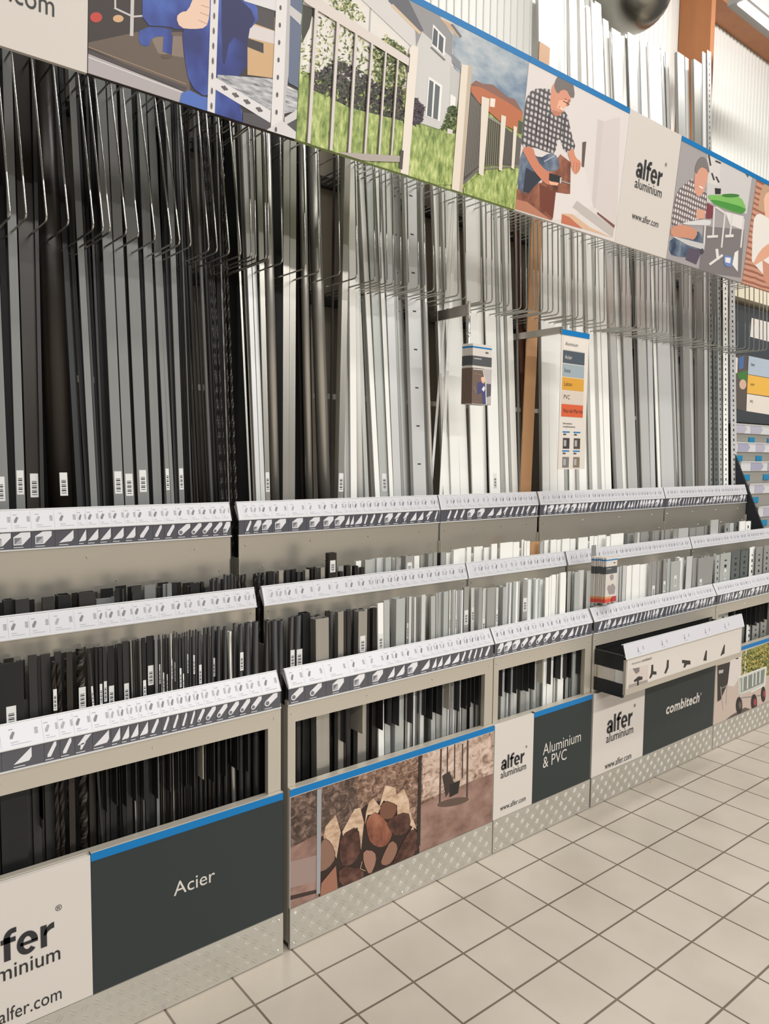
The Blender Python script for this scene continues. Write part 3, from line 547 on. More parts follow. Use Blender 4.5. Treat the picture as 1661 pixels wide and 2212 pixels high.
FRONTB = """-8 50 1432 a K s|61 79 1415 f D|80 87 1417 f K|88 108 1413 f D|52 64 1512 f D|112 122 1430 t Q 0 s|123 134 1436 t Q 0|140 158 1425 t Q 0|122 136 1411 f D|143 156 1408 f Q|166 185 1402 t Q 0 s|188 202 1400 f Q|191 196 1412 n D 30 s|205 210 1398 n K|213 220 1402 f K 0 s|222 230 1398 f D 0 s|232 246 1395 a K 0 s|248 251 1392 n D 8|253 261 1390 n K 10|266 279 1386 f D 5 s|281 284 1384 n H 8|286 289 1383 n D 6|291 294 1382 n K 5|296 299 1380 n D 5
300 304 1379 n H 6|306 314 1378 f K 6 s|317 332 1374 f K 0 s|334 340 1374 n G 0|342 345 1371 r Q 2 s|347 349 1372 r H 2|350 353 1372 r Q 3 s|355 357 1371 r D 2|358 361 1371 r Q 2 s|364 366 1371 r D 3|368 371 1369 r H 4 s|373 375 1369 r D 2|377 379 1364 r Q 3 s|381 384 1366 r D 2|386 391 1370 r D 2 s|393 396 1367 r Q 3 s|398 401 1366 r K 2|403 406 1364 r D 1 s|409 413 1361 r K|416 420 1362 r D 1 s|422 426 1360 r K|428 435 1364 r D 1 s|440 446 1357 o D|448 455 1356 o Q|457 461 1355 o K|462 468 1355 o D 0 s|470 477 1354 o D|484 492 1354 o D|497 506 1366 o H 14|510 516 1349 o D|517 526 1349 o D 0 s|531 544 1346 o D|548 561 1344 o D
576 587 1341 o Q|588 601 1341 o D|607 621 1342 o D|626 637 1334 o Q 0 s|639 654 1331 o D 0 s|652 678 1328 s K 0|670 710 1337 s H 8|712 721 1322 f Q|722 742 1322 s H 5|743 748 1320 n Q 4|750 758 1319 f D 3|765 793 1321 s H 0 s|794 799 1315 n K|801 816 1315 s Q 0
816 828 1303 f W 12 s|829 841 1297 f E 14|845 875 1294 s E 0|879 883 1290 f A 0 s|884 889 1289 n L|890 894 1289 n A|895 899 1290 n L|900 909 1288 f A 0|911 919 1285 u L 0|931 940 1288 u E 14|941 947 1281 n A 16|948 958 1280 f E 6|959 969 1278 u E 2|971 974 1275 n L 0 s|976 979 1275 n A 3|980 984 1274 n L|985 988 1276 n L -6 s|989 992 1274 n A -4|993 996 1276 n L 3|998 1001 1275 r L 2|1003 1013 1268 u A 0 s
1018 1025 1270 n L 6 s|1026 1033 1270 f A 4|1035 1042 1270 f A|1044 1051 1271 n L 0 s|1053 1070 1270 f A|1072 1077 1269 n L 0 s|1079 1094 1269 s E 0|1096 1102 1259 n L -8|1103 1107 1259 r L -6|1109 1115 1257 f E|1116 1121 1257 r L|1123 1128 1256 u E|1130 1140 1256 f A 0 s|1143 1155 1252 o E 6|1158 1166 1251 o E 2|1167 1178 1252 o E|1179 1186 1248 f W|1187 1191 1245 n W|1192 1201 1242 f W|1203 1210 1240 n W 0|1211 1223 1237 f W 0
1229 1236 1235 n E 4|1237 1240 1235 n L 3|1242 1253 1236 f E 4|1255 1266 1233 f L 4|1268 1278 1233 n E|1281 1290 1232 f E|1293 1302 1231 f E|1304 1313 1230 f L|1328 1337 1226 f L|1339 1345 1223 n E|1346 1353 1222 n L -6|1354 1366 1222 u W|1367 1382 1220 f W|1383 1401 1219 f W|1403 1408 1214 n A|1409 1418 1213 f A 0 s|1420 1426 1212 n A|1428 1433 1210 n H|1434 1440 1208 f A 0 s|1442 1448 1207 n E -3|1450 1470 1213 f E 0 s|1472 1482 1205 o A|1484 1496 1202 n L -16|1499 1508 1206 f A|1509 1522 1206 f A 0 s|1524 1544 1203 f A|1546 1556 1199 p E|1557 1579 1195 p E 0 s|1581 1599 1190 p Z|1601 1617 1190 p Z -10|1620 1631 1182 p W 8|1634 1648 1181 p A|1651 1664 1178 p A"""
def row(txt, Y0, depth, zb, tier):
    for n, ent in enumerate(txt.replace('\n', '|').split('|')):
        q = ent.split(); a, c, y = float(q[0]), float(q[1]), float(q[2]); kind, mk = q[3], q[4]; rest = q[5:]; st = 's' in rest; lean = [float(v) for v in rest if v != 's']; lean = lean[0] if lean else random.uniform(-3, 3)
        Yf = Y0 + random.uniform(0, depth * .25); big = (c - a) > 22 and kind in 'so'
        P0, P1 = onY(a, y, Yf), onY(c, y, Yf); w, d = size(kind, P0.x, P1.x, Yf)
        if kind == 's': d = min(d, depth * .8)
        xc = P1.x - w / 2; lo, hi = BAY[bay_of(xc)]
        Pt = Vector((xc, Yf, (P0.z + P1.z) / 2)); Pt.y = min(Pt.y, Y0 + depth - d); Pb = Vector((xc + lean * .001 * (1.6 if tier == 'front' else .5), Pt.y + random.uniform(-.004, 0), zb))
        Pb.x = min(max(Pb.x, lo + w / 2 + .006), hi - w / 2 - .006) if tier == 'front' and kind != 't' else Pb.x
        L = (Pt - Pb).length
        bar(kind, mk, w, d, Pb, Pt, bay_of(xc), tier, ((L - random.uniform(.09, .16), .06) if tier == 'front' else (L - .05, .045)) if st else None)
row(MIDDLE, .206, .135, .221, 'middle')
row(FRONTB, .058, .108, .101, 'front')
# the further lengths of each stock, standing behind the front ones
rk = random.Random(21)
for tier, Y, zb, zt, x, step in (('front', .148, .101, 1.105, -.93, .028), ('middle', .322, .221, 1.243, -.86, .046)):
    while x < 3.8:
        k_ = bay_of(x); lo, hi = BAY[k_]; w = step * rk.uniform(.55, .85)
        if lo + w < x < hi - w:
            if x < .40: mk, kd = rk.choice('KKDQ'), ('o' if x > -.35 and tier == 'front' else rk.choice('afu'))
            elif x < 1.0 or 2.2 < x < 3.3: mk, kd = rk.choice('AEEL'), rk.choice('afu')
            elif x > 3.3: mk, kd = 'Z', 'a'
            else: mk, kd = rk.choice('WWE' if tier == 'middle' else 'EEW'), rk.choice('afu')
            Y_ = Y - (w if kd == 'o' else .0); d_ = min(DEP[kd], .012) if kd != 'o' else w
            bar(kd, mk, w, d_, Vector((x, Y_, zb)), Vector((x + rk.uniform(-.002, .002), Y_, zt + rk.uniform(-.012, .006))), k_, tier)
        x += step * (1 if x < .4 else 1.35)
# let neighbouring lengths stand clear of one another
from mathutils.bvhtree import BVHTree
def hull(o): M_ = world(o); return [M_ @ v.co for v in o.data.vertices]
def settle(tier, step, ymax):
    lst = [t[0] for t in BARS if t[3 + 1] == tier]
    for it in range(7):
        P_ = [hull(o) for o in lst]; B_ = [[(min(p[k] for p in q), max(p[k] for p in q)) for k in range(3)] for q in P_]; T_ = [None] * len(lst); moved = False
        for i in range(len(lst)):
            for j in range(i):
                if all(B_[i][k][0] < B_[j][k][1] and B_[j][k][0] < B_[i][k][1] for k in range(3)):
                    for k in (i, j): T_[k] = T_[k] or BVHTree.FromPolygons(P_[k], [list(f.vertices) for f in lst[k].data.polygons])
                    if T_[i].overlap(T_[j]):
                        a = i if lst[i].matrix_basis.translation.y >= lst[j].matrix_basis.translation.y else j
                        if B_[a][1][1] + step > ymax: a = j if a == i else i; d_ = -step
                        else: d_ = step
                        lst[a].matrix_basis = Matrix.Translation((0, d_, 0)) @ lst[a].matrix_basis; moved = True
        if not moved: break
settle('tall', .009, .95); settle('middle', .006, .352); settle('front', .006, .173)
# names of the bars: kind, colour, row and bay, counted from the left
ROWN = {'tall': 'tall back row', 'middle': 'middle row', 'front': 'front row'}
grp = {}
for t in BARS: grp.setdefault((t[3], t[4], t[1], t[2]), []).append(t)
for (bay, tier, kind, mk), lst in grp.items():
    lst.sort(key=lambda t: t[5])
    for i, t in enumerate(lst):
        pre = (ordinal(i) if len(lst) > 1 else 'only') + ' ' + ADJ[mk] + ' ' + KIND[kind][1]
        tag(t[0], '%s%s, %s of the %s' % (pre, ' from left' if len(lst) > 1 else '', ROWN[tier], BAYN[bay]), 'metal bar' if mk not in 'WBX' else 'plastic profile', 'bars in the %s of the %s' % (ROWN[tier], BAYN[bay]))

# ------------------------------------------------------------------ wire divider hooks in front of the tall bars
HOOKS = [(22, 468), (57, 471), (101, 477), (148, 485), (202, 494), (223, 500), (238, 501), (273, 505), (299, 512), (335, 519), (370, 527), (388, 528), (412, 532), (451, 542), (469, 544), (495, 548), (520, 551), (543, 554), (553, 558), (575, 559), (581, 560),
 (610, 567), (660, 579), (690, 587), (734, 592), (771, 600), (810, 605), (823, 608), (836, 611), (850, 613), (866, 615), (882, 617), (904, 622), (917, 623), (937, 628), (951, 631), (963, 633), (990, 638), (1006, 644), (1040, 652), (1051, 653), (1063, 653), (1083, 657), (1099, 661),
 (1125, 667), (1137, 669), (1153, 669), (1162, 669), (1172, 673), (1184, 674), (1194, 674), (1206, 679), (1218, 683), (1236, 682), (1248, 687), (1260, 688), (1286, 691), (1305, 696), (1326, 700), (1343, 706), (1352, 707), (1363, 706), (1373, 707), (1383, 709), (1396, 709), (1405, 710), (1414, 714), (1422, 718), (1431, 719), (1440, 720),
 (1451, 722), (1458, 725), (1476, 728), (1486, 731), (1502, 732), (1517, 735), (1525, 737), (1538, 740), (1545, 744), (1555, 745), (1575, 748), (1593, 750), (1609, 752), (1618, 756), (1628, 757), (1640, 757), (1648, 757), (1656, 756)]
TOPX = {57: 23, 101: 69, 148: 125, 202: 175, 223: 197, 238: 212, 273: 253, 299: 281, 335: 310, 370: 346, 388: 367, 412: 392, 451: 432, 469: 458, 495: 478, 520: 502}
hk = {}
for x, y in HOOKS:
    Bp = onY(x, y, .30); k = bay_of(min(Bp.x, 3.87)); hk.setdefault(k, []).append((x, y, Bp))
for k, lst in hk.items():
    for i, (x, y, Bp) in enumerate(lst):
        dy = .12 if x < 400 else (.08 if x < 530 else .02); zt = 2.86; X = Bp.x; r = .0031; R = .014
        path = [(X, .735, zt), (X, .30 + dy + R, zt), (X, .30 + dy + R * .3, zt - R * .3), (X, .30 + dy, zt - R), (X, .30 + .0, Bp.z + R), (X, .30 + R * .3, Bp.z + R * .3), (X, .30 + R, Bp.z), (X, .735, Bp.z)]
        b = MB(); b.tube(path, r, CHROME if k < 3 else HOOKD); o = b.build('wire_divider'); mesh_at(o, (X, .735, Bp.z))
        tag(o, '%s wire divider hook from left above the %s' % (ordinal(i), BAYN[k]), 'hook', 'wire dividers above the %s' % BAYN[k])

# ------------------------------------------------------------------ boards at the foot of the racks
def board(pl, rect, name, label, cat, m, t=.012):
    u0, v0, u1, v1 = rect; o = empty(name, pl.pt((u0 + u1) / 2, v0, 0), label, cat); b = MB(); slab(b, pl, u0, v0, u1, v1, t, m); b.build('panel', o); return o
def stripe(o, pl, u0, u1, v0, v1):
    if pl is FRONT: b = MB(); slab(b, pl, u0, v1, u1, v1 + .003, .0135, FRAME, .0015); b.build('edge_trim', o)
    b = MB(); slab(b, pl, u0, v0, u1, v1, .0006, BLUE, .0014); b.build('blue_stripe', o)
def logo(o, pl, a, c, d, e, w0, w1, reg):
    b = MB(); (ua, va), (uc, vc) = pl.uv(*a), pl.uv(*c); heavy_logo(b, pl, ua, uc, (va + vc) / 2, INKD); b.build('logo_lettering', o)
    b = MB(); text_px(b, pl, 'aluminium', d, e, INKD, bold=.004, ht=.19); 
    if w0: text_px(b, pl, 'www.alfer.com', w0, w1, INKD, ht=.145)
    (u, v) = pl.uv(*c); (u0, _) = pl.uv(*a); s = u - u0; text_uv(b, pl, '®', u + s * .04, u + s * .12, v + s * .42, INKD); b.build('small_lettering', o)
PT = .557; PB = .147
xs = -.657
o = board(FRONT, (BAY[1][0], PB, xs, PT), 'sign_board', 'white company sign board at lower left corner beside the Acier board', 'sign', WBOARD)
b = MB(); heavy_logo(b, FRONT, -.965, -.756, .342, INKD); b.build('logo_lettering', o)
b = MB(); text_uv(b, FRONT, 'aluminium', -.965, -.742, .291, INKD, bold=.004, ht=.19); text_uv(b, FRONT, 'www.alfer.com', -1.0, -.741, .176, INKD, ht=.145); text_uv(b, FRONT, '®', -.752, -.735, .43, INKD); b.build('small_lettering', o)
o = board(FRONT, (xs + .001, PB, BAY[1][1], .562), 'sign_board', 'dark grey sign board reading Acier in white letters', 'sign', DARKBOARD); stripe(o, FRONT, xs + .001, BAY[1][1], .538, .562)
b = MB(); text_px(b, FRONT, 'Acier', (375, 1934), (464, 1904), WBOARD); b.build('lettering', o)
xs = Xat(1151, 0, .35)
o = board(FRONT, (BAY[3][0], PB, xs, PT), 'sign_board', 'white company sign board left of the Aluminium and PVC board', 'sign', WBOARD)
logo(o, FRONT, (1082, 1664), (1132, 1647), (1081, 1681), (1136, 1662), (1080, 1752), (1135, 1729), 0)
o = board(FRONT, (xs + .001, PB, BAY[3][1], .562), 'sign_board', 'dark grey sign board reading Aluminium and PVC', 'sign', DARKBOARD); stripe(o, FRONT, xs + .001, BAY[3][1], .538, .562)
b = MB(); text_px(b, FRONT, 'Aluminium', (1172, 1632), (1254, 1600), WBOARD, hs=1.15); text_px(b, FRONT, '& PVC', (1172, 1658), (1223, 1641), WBOARD, hs=1.15); b.build('lettering', o)
xs = Xat(1391, 0, .35)
o = board(FRONT, (BAY[4][0], PB, xs, PT), 'sign_board', 'white company sign board under the left end of the open drawer', 'sign', WBOARD)
logo(o, FRONT, (1310, 1584), (1365, 1567), (1309, 1603), (1367, 1585), (1306, 1660), (1363, 1640), 0)
o = board(FRONT, (xs + .001, PB, BAY[4][1], .562), 'sign_board', 'dark grey sign board with bold italic white word under the drawer', 'sign', DARKBOARD)
b = MB(); text_px(b, FRONT, 'combitech', (1438, 1541), (1510, 1517), WBOARD, bold=.03, shear=.12); (u, v) = FRONT.uv(1512, 1502); text_uv(b, FRONT, '®', u, u + .015, v, WBOARD); b.build('lettering', o)
# firewood picture
rc = (BAY[2][0], PB, BAY[2][1], .562)
o = board(FRONT, rc, 'picture_board', 'picture board printed with firewood logs stacked in a metal rack', 'picture', WBOARD); stripe(o, FRONT, rc[0], rc[2], .538, .562)
p = Print(FRONT, (rc[0] + .002, PB, rc[2] - .001, .535)); p.full(ROCK); p.view(590, 1400, .31306)
p.poly(ROCKD, 100, 900, 560, 880, 620, 1300, 300, 1420, 100, 1420); p.poly(ROCKL, 1030, 700, 1530, 560, 1530, 880, 1360, 930, 1030, 1050)
p.poly(PFLOOR, 1000, 1090, 1360, 920, 1530, 860, 1530, 1300, 1000, 1500); p.poly(PFLOOR, 100, 1390, 330, 1270, 420, 1300, 420, 1800, 100, 1800); p.poly(P(150, 128, 120), 100, 1480, 330, 1420, 330, 1600, 100, 1660)
p.poly(P(60, 44, 40), 110, 1710, 320, 1660, 320, 1685, 110, 1740); p.poly(P(46, 33, 28), 310, 1750, 330, 1300, 480, 1250, 640, 1080, 780, 1040, 1000, 1240, 1010, 1440, 700, 1570, 420, 1720)
p.line(P(70, 60, 55), 12, 1158, 690, 1148, 1080); p.line(P(70, 60, 55), 12, 1342, 620, 1336, 1040)
for xx in (1202, 1252, 1306): p.line(P(58, 50, 46), 8, xx, 660, xx - 2, 900)
p.blob(P(92, 74, 66), 1240, 1062, 112, 26, rot=-.2); p.poly(P(60, 50, 46), 1165, 880, 1215, 850, 1250, 935, 1190, 1030); p.poly(P(40, 36, 34), 1215, 940, 1290, 910, 1275, 1000, 1215, 1030)
def log(bark, bp_, face, fp):
    cx_, cy_ = sum(fp[::2]) / (len(fp) // 2), sum(fp[1::2]) / (len(fp) // 2); fp = [(v - (cy_ if i % 2 else cx_)) * 1.10 + (cy_ if i % 2 else cx_) for i, v in enumerate(fp)]; p.k = 0; p.poly(bark, *bp_); p.k = 1; p.poly(P(58, 38, 30), *fp); p.poly(face, *[v + (1 if i % 2 else -1) * 3 for i, v in enumerate(fp)])
log(BARKL, (430, 1150, 465, 1270, 435, 1450, 385, 1340, 345, 1310, 360, 1230), P(132, 100, 84), (345, 1310, 400, 1350, 430, 1440, 380, 1510, 315, 1535, 320, 1440))
log(BARKL, (600, 1100, 625, 1200, 605, 1390, 580, 1235, 480, 1300, 475, 1265, 560, 1110), WOODD, (470, 1300, 580, 1235, 600, 1390, 560, 1470, 490, 1500, 465, 1430))
log(BARKL, (690, 1035, 740, 1100, 720, 1140, 650, 1150, 630, 1220, 640, 1130, 660, 1060), WOODR, (650, 1180, 720, 1130, 820, 1260, 790, 1340, 740, 1365, 680, 1340, 655, 1270))
log(BARKL, (900, 970, 935, 1050, 940, 1120, 990, 1250, 940, 1220, 930, 1140, 855, 1150, 850, 1010), WOODD, (780, 1190, 925, 1125, 945, 1220, 900, 1280, 830, 1280))
log(BARKL, (770, 945, 840, 960, 862, 1085, 760, 1050, 725, 1110), P(112, 76, 58), (760, 1050, 855, 1085, 830, 1160, 780, 1175, 735, 1150))
log(BARKL, (960, 1230, 1000, 1300, 960, 1250, 900, 1330, 850, 1440), WOODD, (960, 1245, 1000, 1300, 985, 1420, 840, 1490, 835, 1470, 900, 1330))
p.k = 1; p.poly(P(136, 100, 82), 810, 1320, 860, 1360, 840, 1440, 790, 1500, 735, 1490, 760, 1420); p.poly(P(150, 112, 94), 620, 1390, 700, 1400, 710, 1470, 665, 1575, 620, 1480)
p.poly(WOODD, 450, 1500, 620, 1520, 620, 1590, 540, 1645, 450, 1630); p.poly(P(150, 104, 84), 430, 1500, 445, 1680, 320, 1740, 330, 1620); p.k = 0; p.line(P(190, 150, 120), 4, 612, 1470, 598, 1520, 635, 1535)
p.poly(P(150, 150, 152), 300, 975, 332, 965, 322, 1690, 296, 1700); p.poly(P(48, 42, 40), 1002, 735, 1022, 730, 1012, 1360, 990, 1370); p.poly(P(48, 42, 40), 975, 1400, 1000, 1385, 1000, 1455, 975, 1460)
p.mb.build('printed_picture', o)
# garden cart picture
rc = (BAY[5][0], PB, BAY[5][1], .562)
o = board(FRONT, rc, 'picture_board', 'picture board printed with a hand cart on a garden path', 'picture', WBOARD); stripe(o, FRONT, rc[0], rc[2], .538, .562)
p = Print(FRONT, (rc[0] + .002, PB, rc[2] - .001, .535)); p.full(P(186, 168, 156)); p.view(1541, 1360, .20513)
p.poly(LEAF, 290, 240, 1800, -300, 1800, 400, 300, 500); p.poly(LEAF, 440, 860, 600, 760, 1800, 300, 1800, 700, 600, 840); p.poly(P(205, 196, 190), 175, 330, 300, 230, 285, 480, 215, 600, 150, 590)
p.poly(P(52, 48, 46), 40, 380, 175, 340, 150, 560, 75, 740, 40, 760); p.poly(P(170, 165, 160), 55, 430, 105, 420, 100, 455, 55, 465); p.line(P(150, 146, 140), 8, 75, 600, 100, 850); p.line(P(150, 146, 140), 7, 80, 620, 140, 590, 130, 790)
p.line(P(205, 200, 190), 12, 345, 220, 325, 480); p.poly(P(190, 190, 182), 255, 505, 550, 390, 535, 580, 390, 650, 265, 690); p.poly(P(120, 126, 118), 275, 520, 540, 415, 525, 560, 390, 620, 290, 660)
for i, m in enumerate((P(96, 106, 46), P(150, 140, 60), P(60, 70, 34), P(190, 168, 90))): p.scatter(m, 420, 13, i + 90, 300, 300, 360, 240, 590, 150, 900, 0, 900, 380, 560, 380, 300, 480)
for xx in (310, 360, 415, 450, 490): p.line(P(206, 206, 200), 12, xx, 500 - (xx - 310) * .4, xx - 5, 645 - (xx - 310) * .45)
p.line(P(212, 210, 202), 14, 250, 505, 552, 392, 536, 585, 390, 660); p.poly(P(88, 78, 72), 50, 1010, 190, 900, 330, 820, 430, 850, 400, 870, 220, 990)
p.line(P(120, 118, 112), 8, 285, 720, 520, 690); p.line(P(190, 188, 182), 10, 285, 520, 280, 800)
for cx, cy, rx, ry in ((268, 800, 34, 92), (425, 770, 32, 92), (522, 680, 24, 82)): p.blob(P(40, 36, 34), cx, cy, rx, ry); p.blob(P(150, 60, 72) if cx != 268 else P(90, 80, 76), cx + 10, cy - 5, rx * .5, ry * .42)
p.mb.build('printed_picture', o)

# ------------------------------------------------------------------ header boards above the racks
hx = {}
def hb(u0, u1, name, label, m, cat='sign', st=True):
    o = board(HEAD, (u0, 0, u1, HEADH), name, label, cat, m, .015)
    if st: stripe(o, HEAD, u0, u1, HEADH - .022, HEADH)
    return o
U = lambda x, y: HEAD.uv(x, y)[0]
uA, uB, uC, uD, uE, uF = U(188, 160), -.019, .985, 1.655, U(1440, 550), U(1603, 605)
o = hb(-1.3, uA, 'header_board', 'white header board at top left with web address', WBOARD, st=False)
b = MB(); (u, v) = HEAD.uv(117, 37); text_uv(b, HEAD, 'www.alfer.com', u - .33, u, v, INKD, ht=.145); b.build('lettering', o)
# worker picture
o = hb(uA + .001, uB, 'header_picture', 'header picture of a worker in blue overalls holding a perforated metal shelf post', P(60, 52, 48), 'picture')
p = Print(HEAD, (uA + .002, .001, uB - .001, HEADH - .023)); p.full(P(52, 42, 38)); p.view(180, 0, .28898)
p.poly(P(98, 82, 70), 400, 240, 760, 240, 800, 700, 30, 350, 30, 320); p.poly(P(128, 112, 98), 500, 270, 740, 270, 750, 430, 560, 400); p.poly(P(168, 160, 160), 30, 400, 760, 690, 740, 830, 30, 600)
p.line(P(70, 62, 60), 26, 30, 385, 770, 665); p.line(P(210, 205, 205), 7, 30, 425, 760, 700); p.line(P(150, 128, 104), 6, 30, 350, 770, 630)
p.blob(P(185, 60, 50), 95, 130, 45, 38); p.blob(P(200, 160, 120), 260, 140, 40, 28); p.line(P(190, 185, 182), 26, 368, -80, 360, 270); p.line(P(190, 185, 182), 14, 230, 60, 370, 125, 440, 120); p.line(P(190, 185, 182), 14, 236, -80, 238, 70)
p.k = 1; p.poly(OVERALL, 420, 200, 660, 210, 660, 270, 510, 275, 490, 355, 410, 330); p.poly(OVERALL, 600, 265, 668, 262, 660, 410, 592, 385); p.blob(P(90, 70, 55), 622, 422, 42, 16)
p.k = 0; p.poly(P(196, 160, 118), 1225, 130, 1430, 130, 1420, 585, 1225, 560); p.poly(P(70, 64, 64), 1130, 0, 1430, 60, 1425, 230, 1230, 160); p.poly(P(206, 198, 196), 1228, 175, 1430, 235, 1430, 330, 1225, 280); p.poly(P(58, 52, 50), 1225, 285, 1345, 325, 1345, 400, 1222, 350)
p.k = 1; p.poly(OVERALL, 440, -60, 860, -60, 860, 210, 700, 225, 640, 200, 440, 190); p.poly(P(104, 84, 66), 850, -420, 880, -480, 960, -500, 1040, -460, 1060, -380, 850, -360); p.poly(P(222, 184, 160), 870, -400, 1040, -400, 1040, -280, 980, -210, 910, -230, 870, -300); p.poly(OVERALL, 520, 60, 640, -150, 860, -220, 1060, -210, 1200, -120, 1330, 120, 1225, 240, 900, 200);
p.poly(OVERALL, 820, -60, 1110, -60, 1300, 120, 1225, 240, 1225, 565, 960, 620, 930, 740, 790, 640, 750, 400, 735, 230)
p.poly(P(32, 32, 82), 1030, -60, 1110, -60, 1300, 120, 1225, 240, 1200, 330, 1100, 260, 1040, 560, 1030, 200); p.poly(P(72, 104, 176), 745, 650, 930, 745, 990, 690, 1180, 780, 1190, 960, 700, 830); p.poly(OVERALL, 985, 670, 1160, 720, 1195, 950, 980, 890)
p.poly(P(150, 62, 58) if 0 else P(222, 190, 168), 690, 130, 730, 90, 780, 85, 830, -40, 945, -40, 940, 130, 915, 210, 820, 220, 720, 210); p.line(P(180, 140, 118), 5, 870, 95, 935, 120); p.line(P(180, 140, 118), 5, 855, 150, 920, 180); p.line(P(180, 140, 118), 5, 880, 40, 940, 60)
p.k = 0; p.poly(DECK, 1000, 560, 1420, 590, 1600, 680, 1600, 830, 1500, 850, 1420, 840, 1000, 620); p.poly(P(76, 72, 74), 1190, 840, 1600, 900, 1600, 1080, 1190, 960)
p.poly(P(212, 208, 208), 985, 580, 1400, 830, 1395, 920, 985, 670); p.poly(P(212, 208, 208), 1150, -60, 1440, -40, 1440, 85, 1200, 10); p.poly(P(95, 105, 128), 1530, -500, 1660, -500, 1605, 660, 1530, 620)
for xx, yy in ((1053, 660), (1135, 712), (1220, 762), (1312, 820)): p.blob(P(92, 86, 86), xx, yy, 30, 12, 10, .5); p.blob(P(92, 86, 86), xx, yy, 12, 20, 8)
p.poly(P(214, 210, 208), 966, -500, 1026, -500, 978, 880, 922, 865); p.poly(P(216, 212, 210), 1460, -500, 1540, -500, 1480, 1040, 1395, 1020); p.poly(P(180, 176, 176), 1540, -500, 1568, -440, 1545, 0, 1530, 560, 1480, 1040)
p.poly(P(192, 188, 186), 1540, 40, 1630, 110, 1620, 190, 1535, 110); p.poly(P(200, 196, 194), 1500, 880, 1595, 820, 1590, 890, 1500, 940); p.poly(P(206, 202, 200), 1340, 990, 1480, 900, 1600, 1000, 1590, 1080)
for i in range(8): p.blob(P(96, 90, 90), 978 - i * 3.4, 10 + i * 112, 8, 26, 8); p.blob(P(90, 84, 84), 1470 - i * 5, 60 + i * 130, 9, 20, 8)
p.mb.build('printed_picture', o)
# fence picture
o = hb(uB + .001, uC - .001, 'header_picture', 'header picture of a garden fence, lawn and houses under cloudy sky', P(150, 170, 110), 'picture')
p = Print(HEAD, (uB + .002, .001, uC - .002, HEADH - .023)); p.full(GRASS); p.view(630, 0, .31542)
p.poly(P(208, 203, 196), 60, -400, 1400, -400, 1200, 700, 300, 560, 60, 480); p.poly(P(216, 211, 204), 60, -300, 700, -200, 850, 200, 850, 500, 60, 480); p.poly(P(58, 56, 44), 60, 20, 150, 60, 150, 130, 70, 300); p.line(P(170, 168, 164), 12, 540, 0, 530, 240)
p.poly(P(225, 220, 212), 138, 110, 150, 130, 145, 440, 70, 450); G1, G2, G3, G4 = P(96, 108, 58), P(150, 156, 90), P(60, 74, 36), P(186, 184, 128)
for i, (m, n) in enumerate(((G2, 420), (G4, 300), (G1, 360), (G3, 160))):
    p.scatter(m, n, 13, i, 60, 250, 110, 330, 190, 100, 280, -80, 420, 0, 430, 200, 480, 260, 540, 340, 540, 470, 760, 560, 760, 700, 150, 600, 60, 520)
    p.scatter(m, n, 14, i + 9, 560, 330, 640, 240, 790, 350, 770, 640, 650, 640, 560, 540); p.scatter(m, n // 3, 13, i + 20, 190, -60, 330, -80, 470, 60, 520, 160, 400, 130)
for i, (m, n) in enumerate(((P(62, 52, 52), 900), (P(84, 74, 72), 500), (P(42, 38, 36), 500), (P(70, 76, 50), 260))): p.scatter(m, n, 17, i + 40, 150, 500, 300, 420, 420, 460, 520, 520, 560, 560, 640, 600, 770, 600, 760, 850, 620, 830, 400, 770, 150, 690)
p.poly(GRASS, 45, 480, 110, 600, 400, 740, 760, 830, 760, 1300, 20, 1050, 40, 560); p.k = 0; p.view(860, 0, .36295)
p.poly(SKY, 320, 60, 790, 320, 745, 700, 430, 520, 330, 400); p.poly(P(202, 198, 194), -260, -140, 130, -100, 150, 210, 100, 300, -260, -40) ; p.poly(P(196, 193, 190), 100, 60, 330, 120, 318, 420, 370, 440, 340, 700, 240, 770, 90, 720); p.poly(P(140, 138, 138), 60, 0, 240, 90, 325, 210, 318, 345, 140, 190, 105, 280, 100, 190)
p.poly(P(196, 193, 190), 140, 200, 318, 345, 312, 700, 245, 760, 90, 720); p.poly(P(92, 92, 98), -60, -80, 60, 0, 150, 185, 130, 190, -60, 10); p.line(P(205, 180, 150), 16, -40, 30, 130, 200)
p.poly(P(190, 160, 130), 240, 105, 310, 140, 370, 218, 350, 222); p.line(P(100, 100, 104), 14, 315, 145, 372, 222); p.poly(P(130, 130, 136), 316, 320, 370, 370, 365, 420, 316, 370); p.poly(P(186, 184, 180), 312, 390, 365, 440, 350, 620, 305, 640)
p.poly(P(226, 224, 220), 205, 145, 280, 225, 272, 335, 196, 270); p.poly(P(82, 86, 92), 210, 165, 234, 190, 228, 285, 200, 262); p.poly(P(82, 86, 92), 242, 200, 268, 230, 262, 322, 236, 292); p.line(P(110, 106, 104), 10, 192, 282, 276, 360)
p.poly(P(226, 224, 220), 178, 455, 260, 510, 245, 725, 160, 690); p.poly(P(92, 96, 100), 184, 475, 208, 490, 195, 700, 168, 688); p.poly(P(92, 96, 100), 218, 498, 246, 518, 232, 715, 204, 704); p.poly(P(226, 224, 220), 308, 560, 340, 580, 335, 650, 305, 640)
p.poly(GRASS, -40, 740, 100, 740, 345, 800, 345, 1100, -40, 1100); 
for i, m in enumerate((P(150, 156, 84), P(104, 118, 60), P(64, 80, 40))): p.scatter(m, 120, 12, i + 60, 275, 720, 300, 640, 345, 630, 345, 790, 250, 770); p.scatter(P(78, 66, 74) if i else P(54, 48, 48), 120, 12, i + 70, 90, 570, 150, 640, 145, 710, 100, 750, 80, 740)
p.poly(P(206, 200, 194), 290, 765, 322, 775, 318, 800, 288, 795)
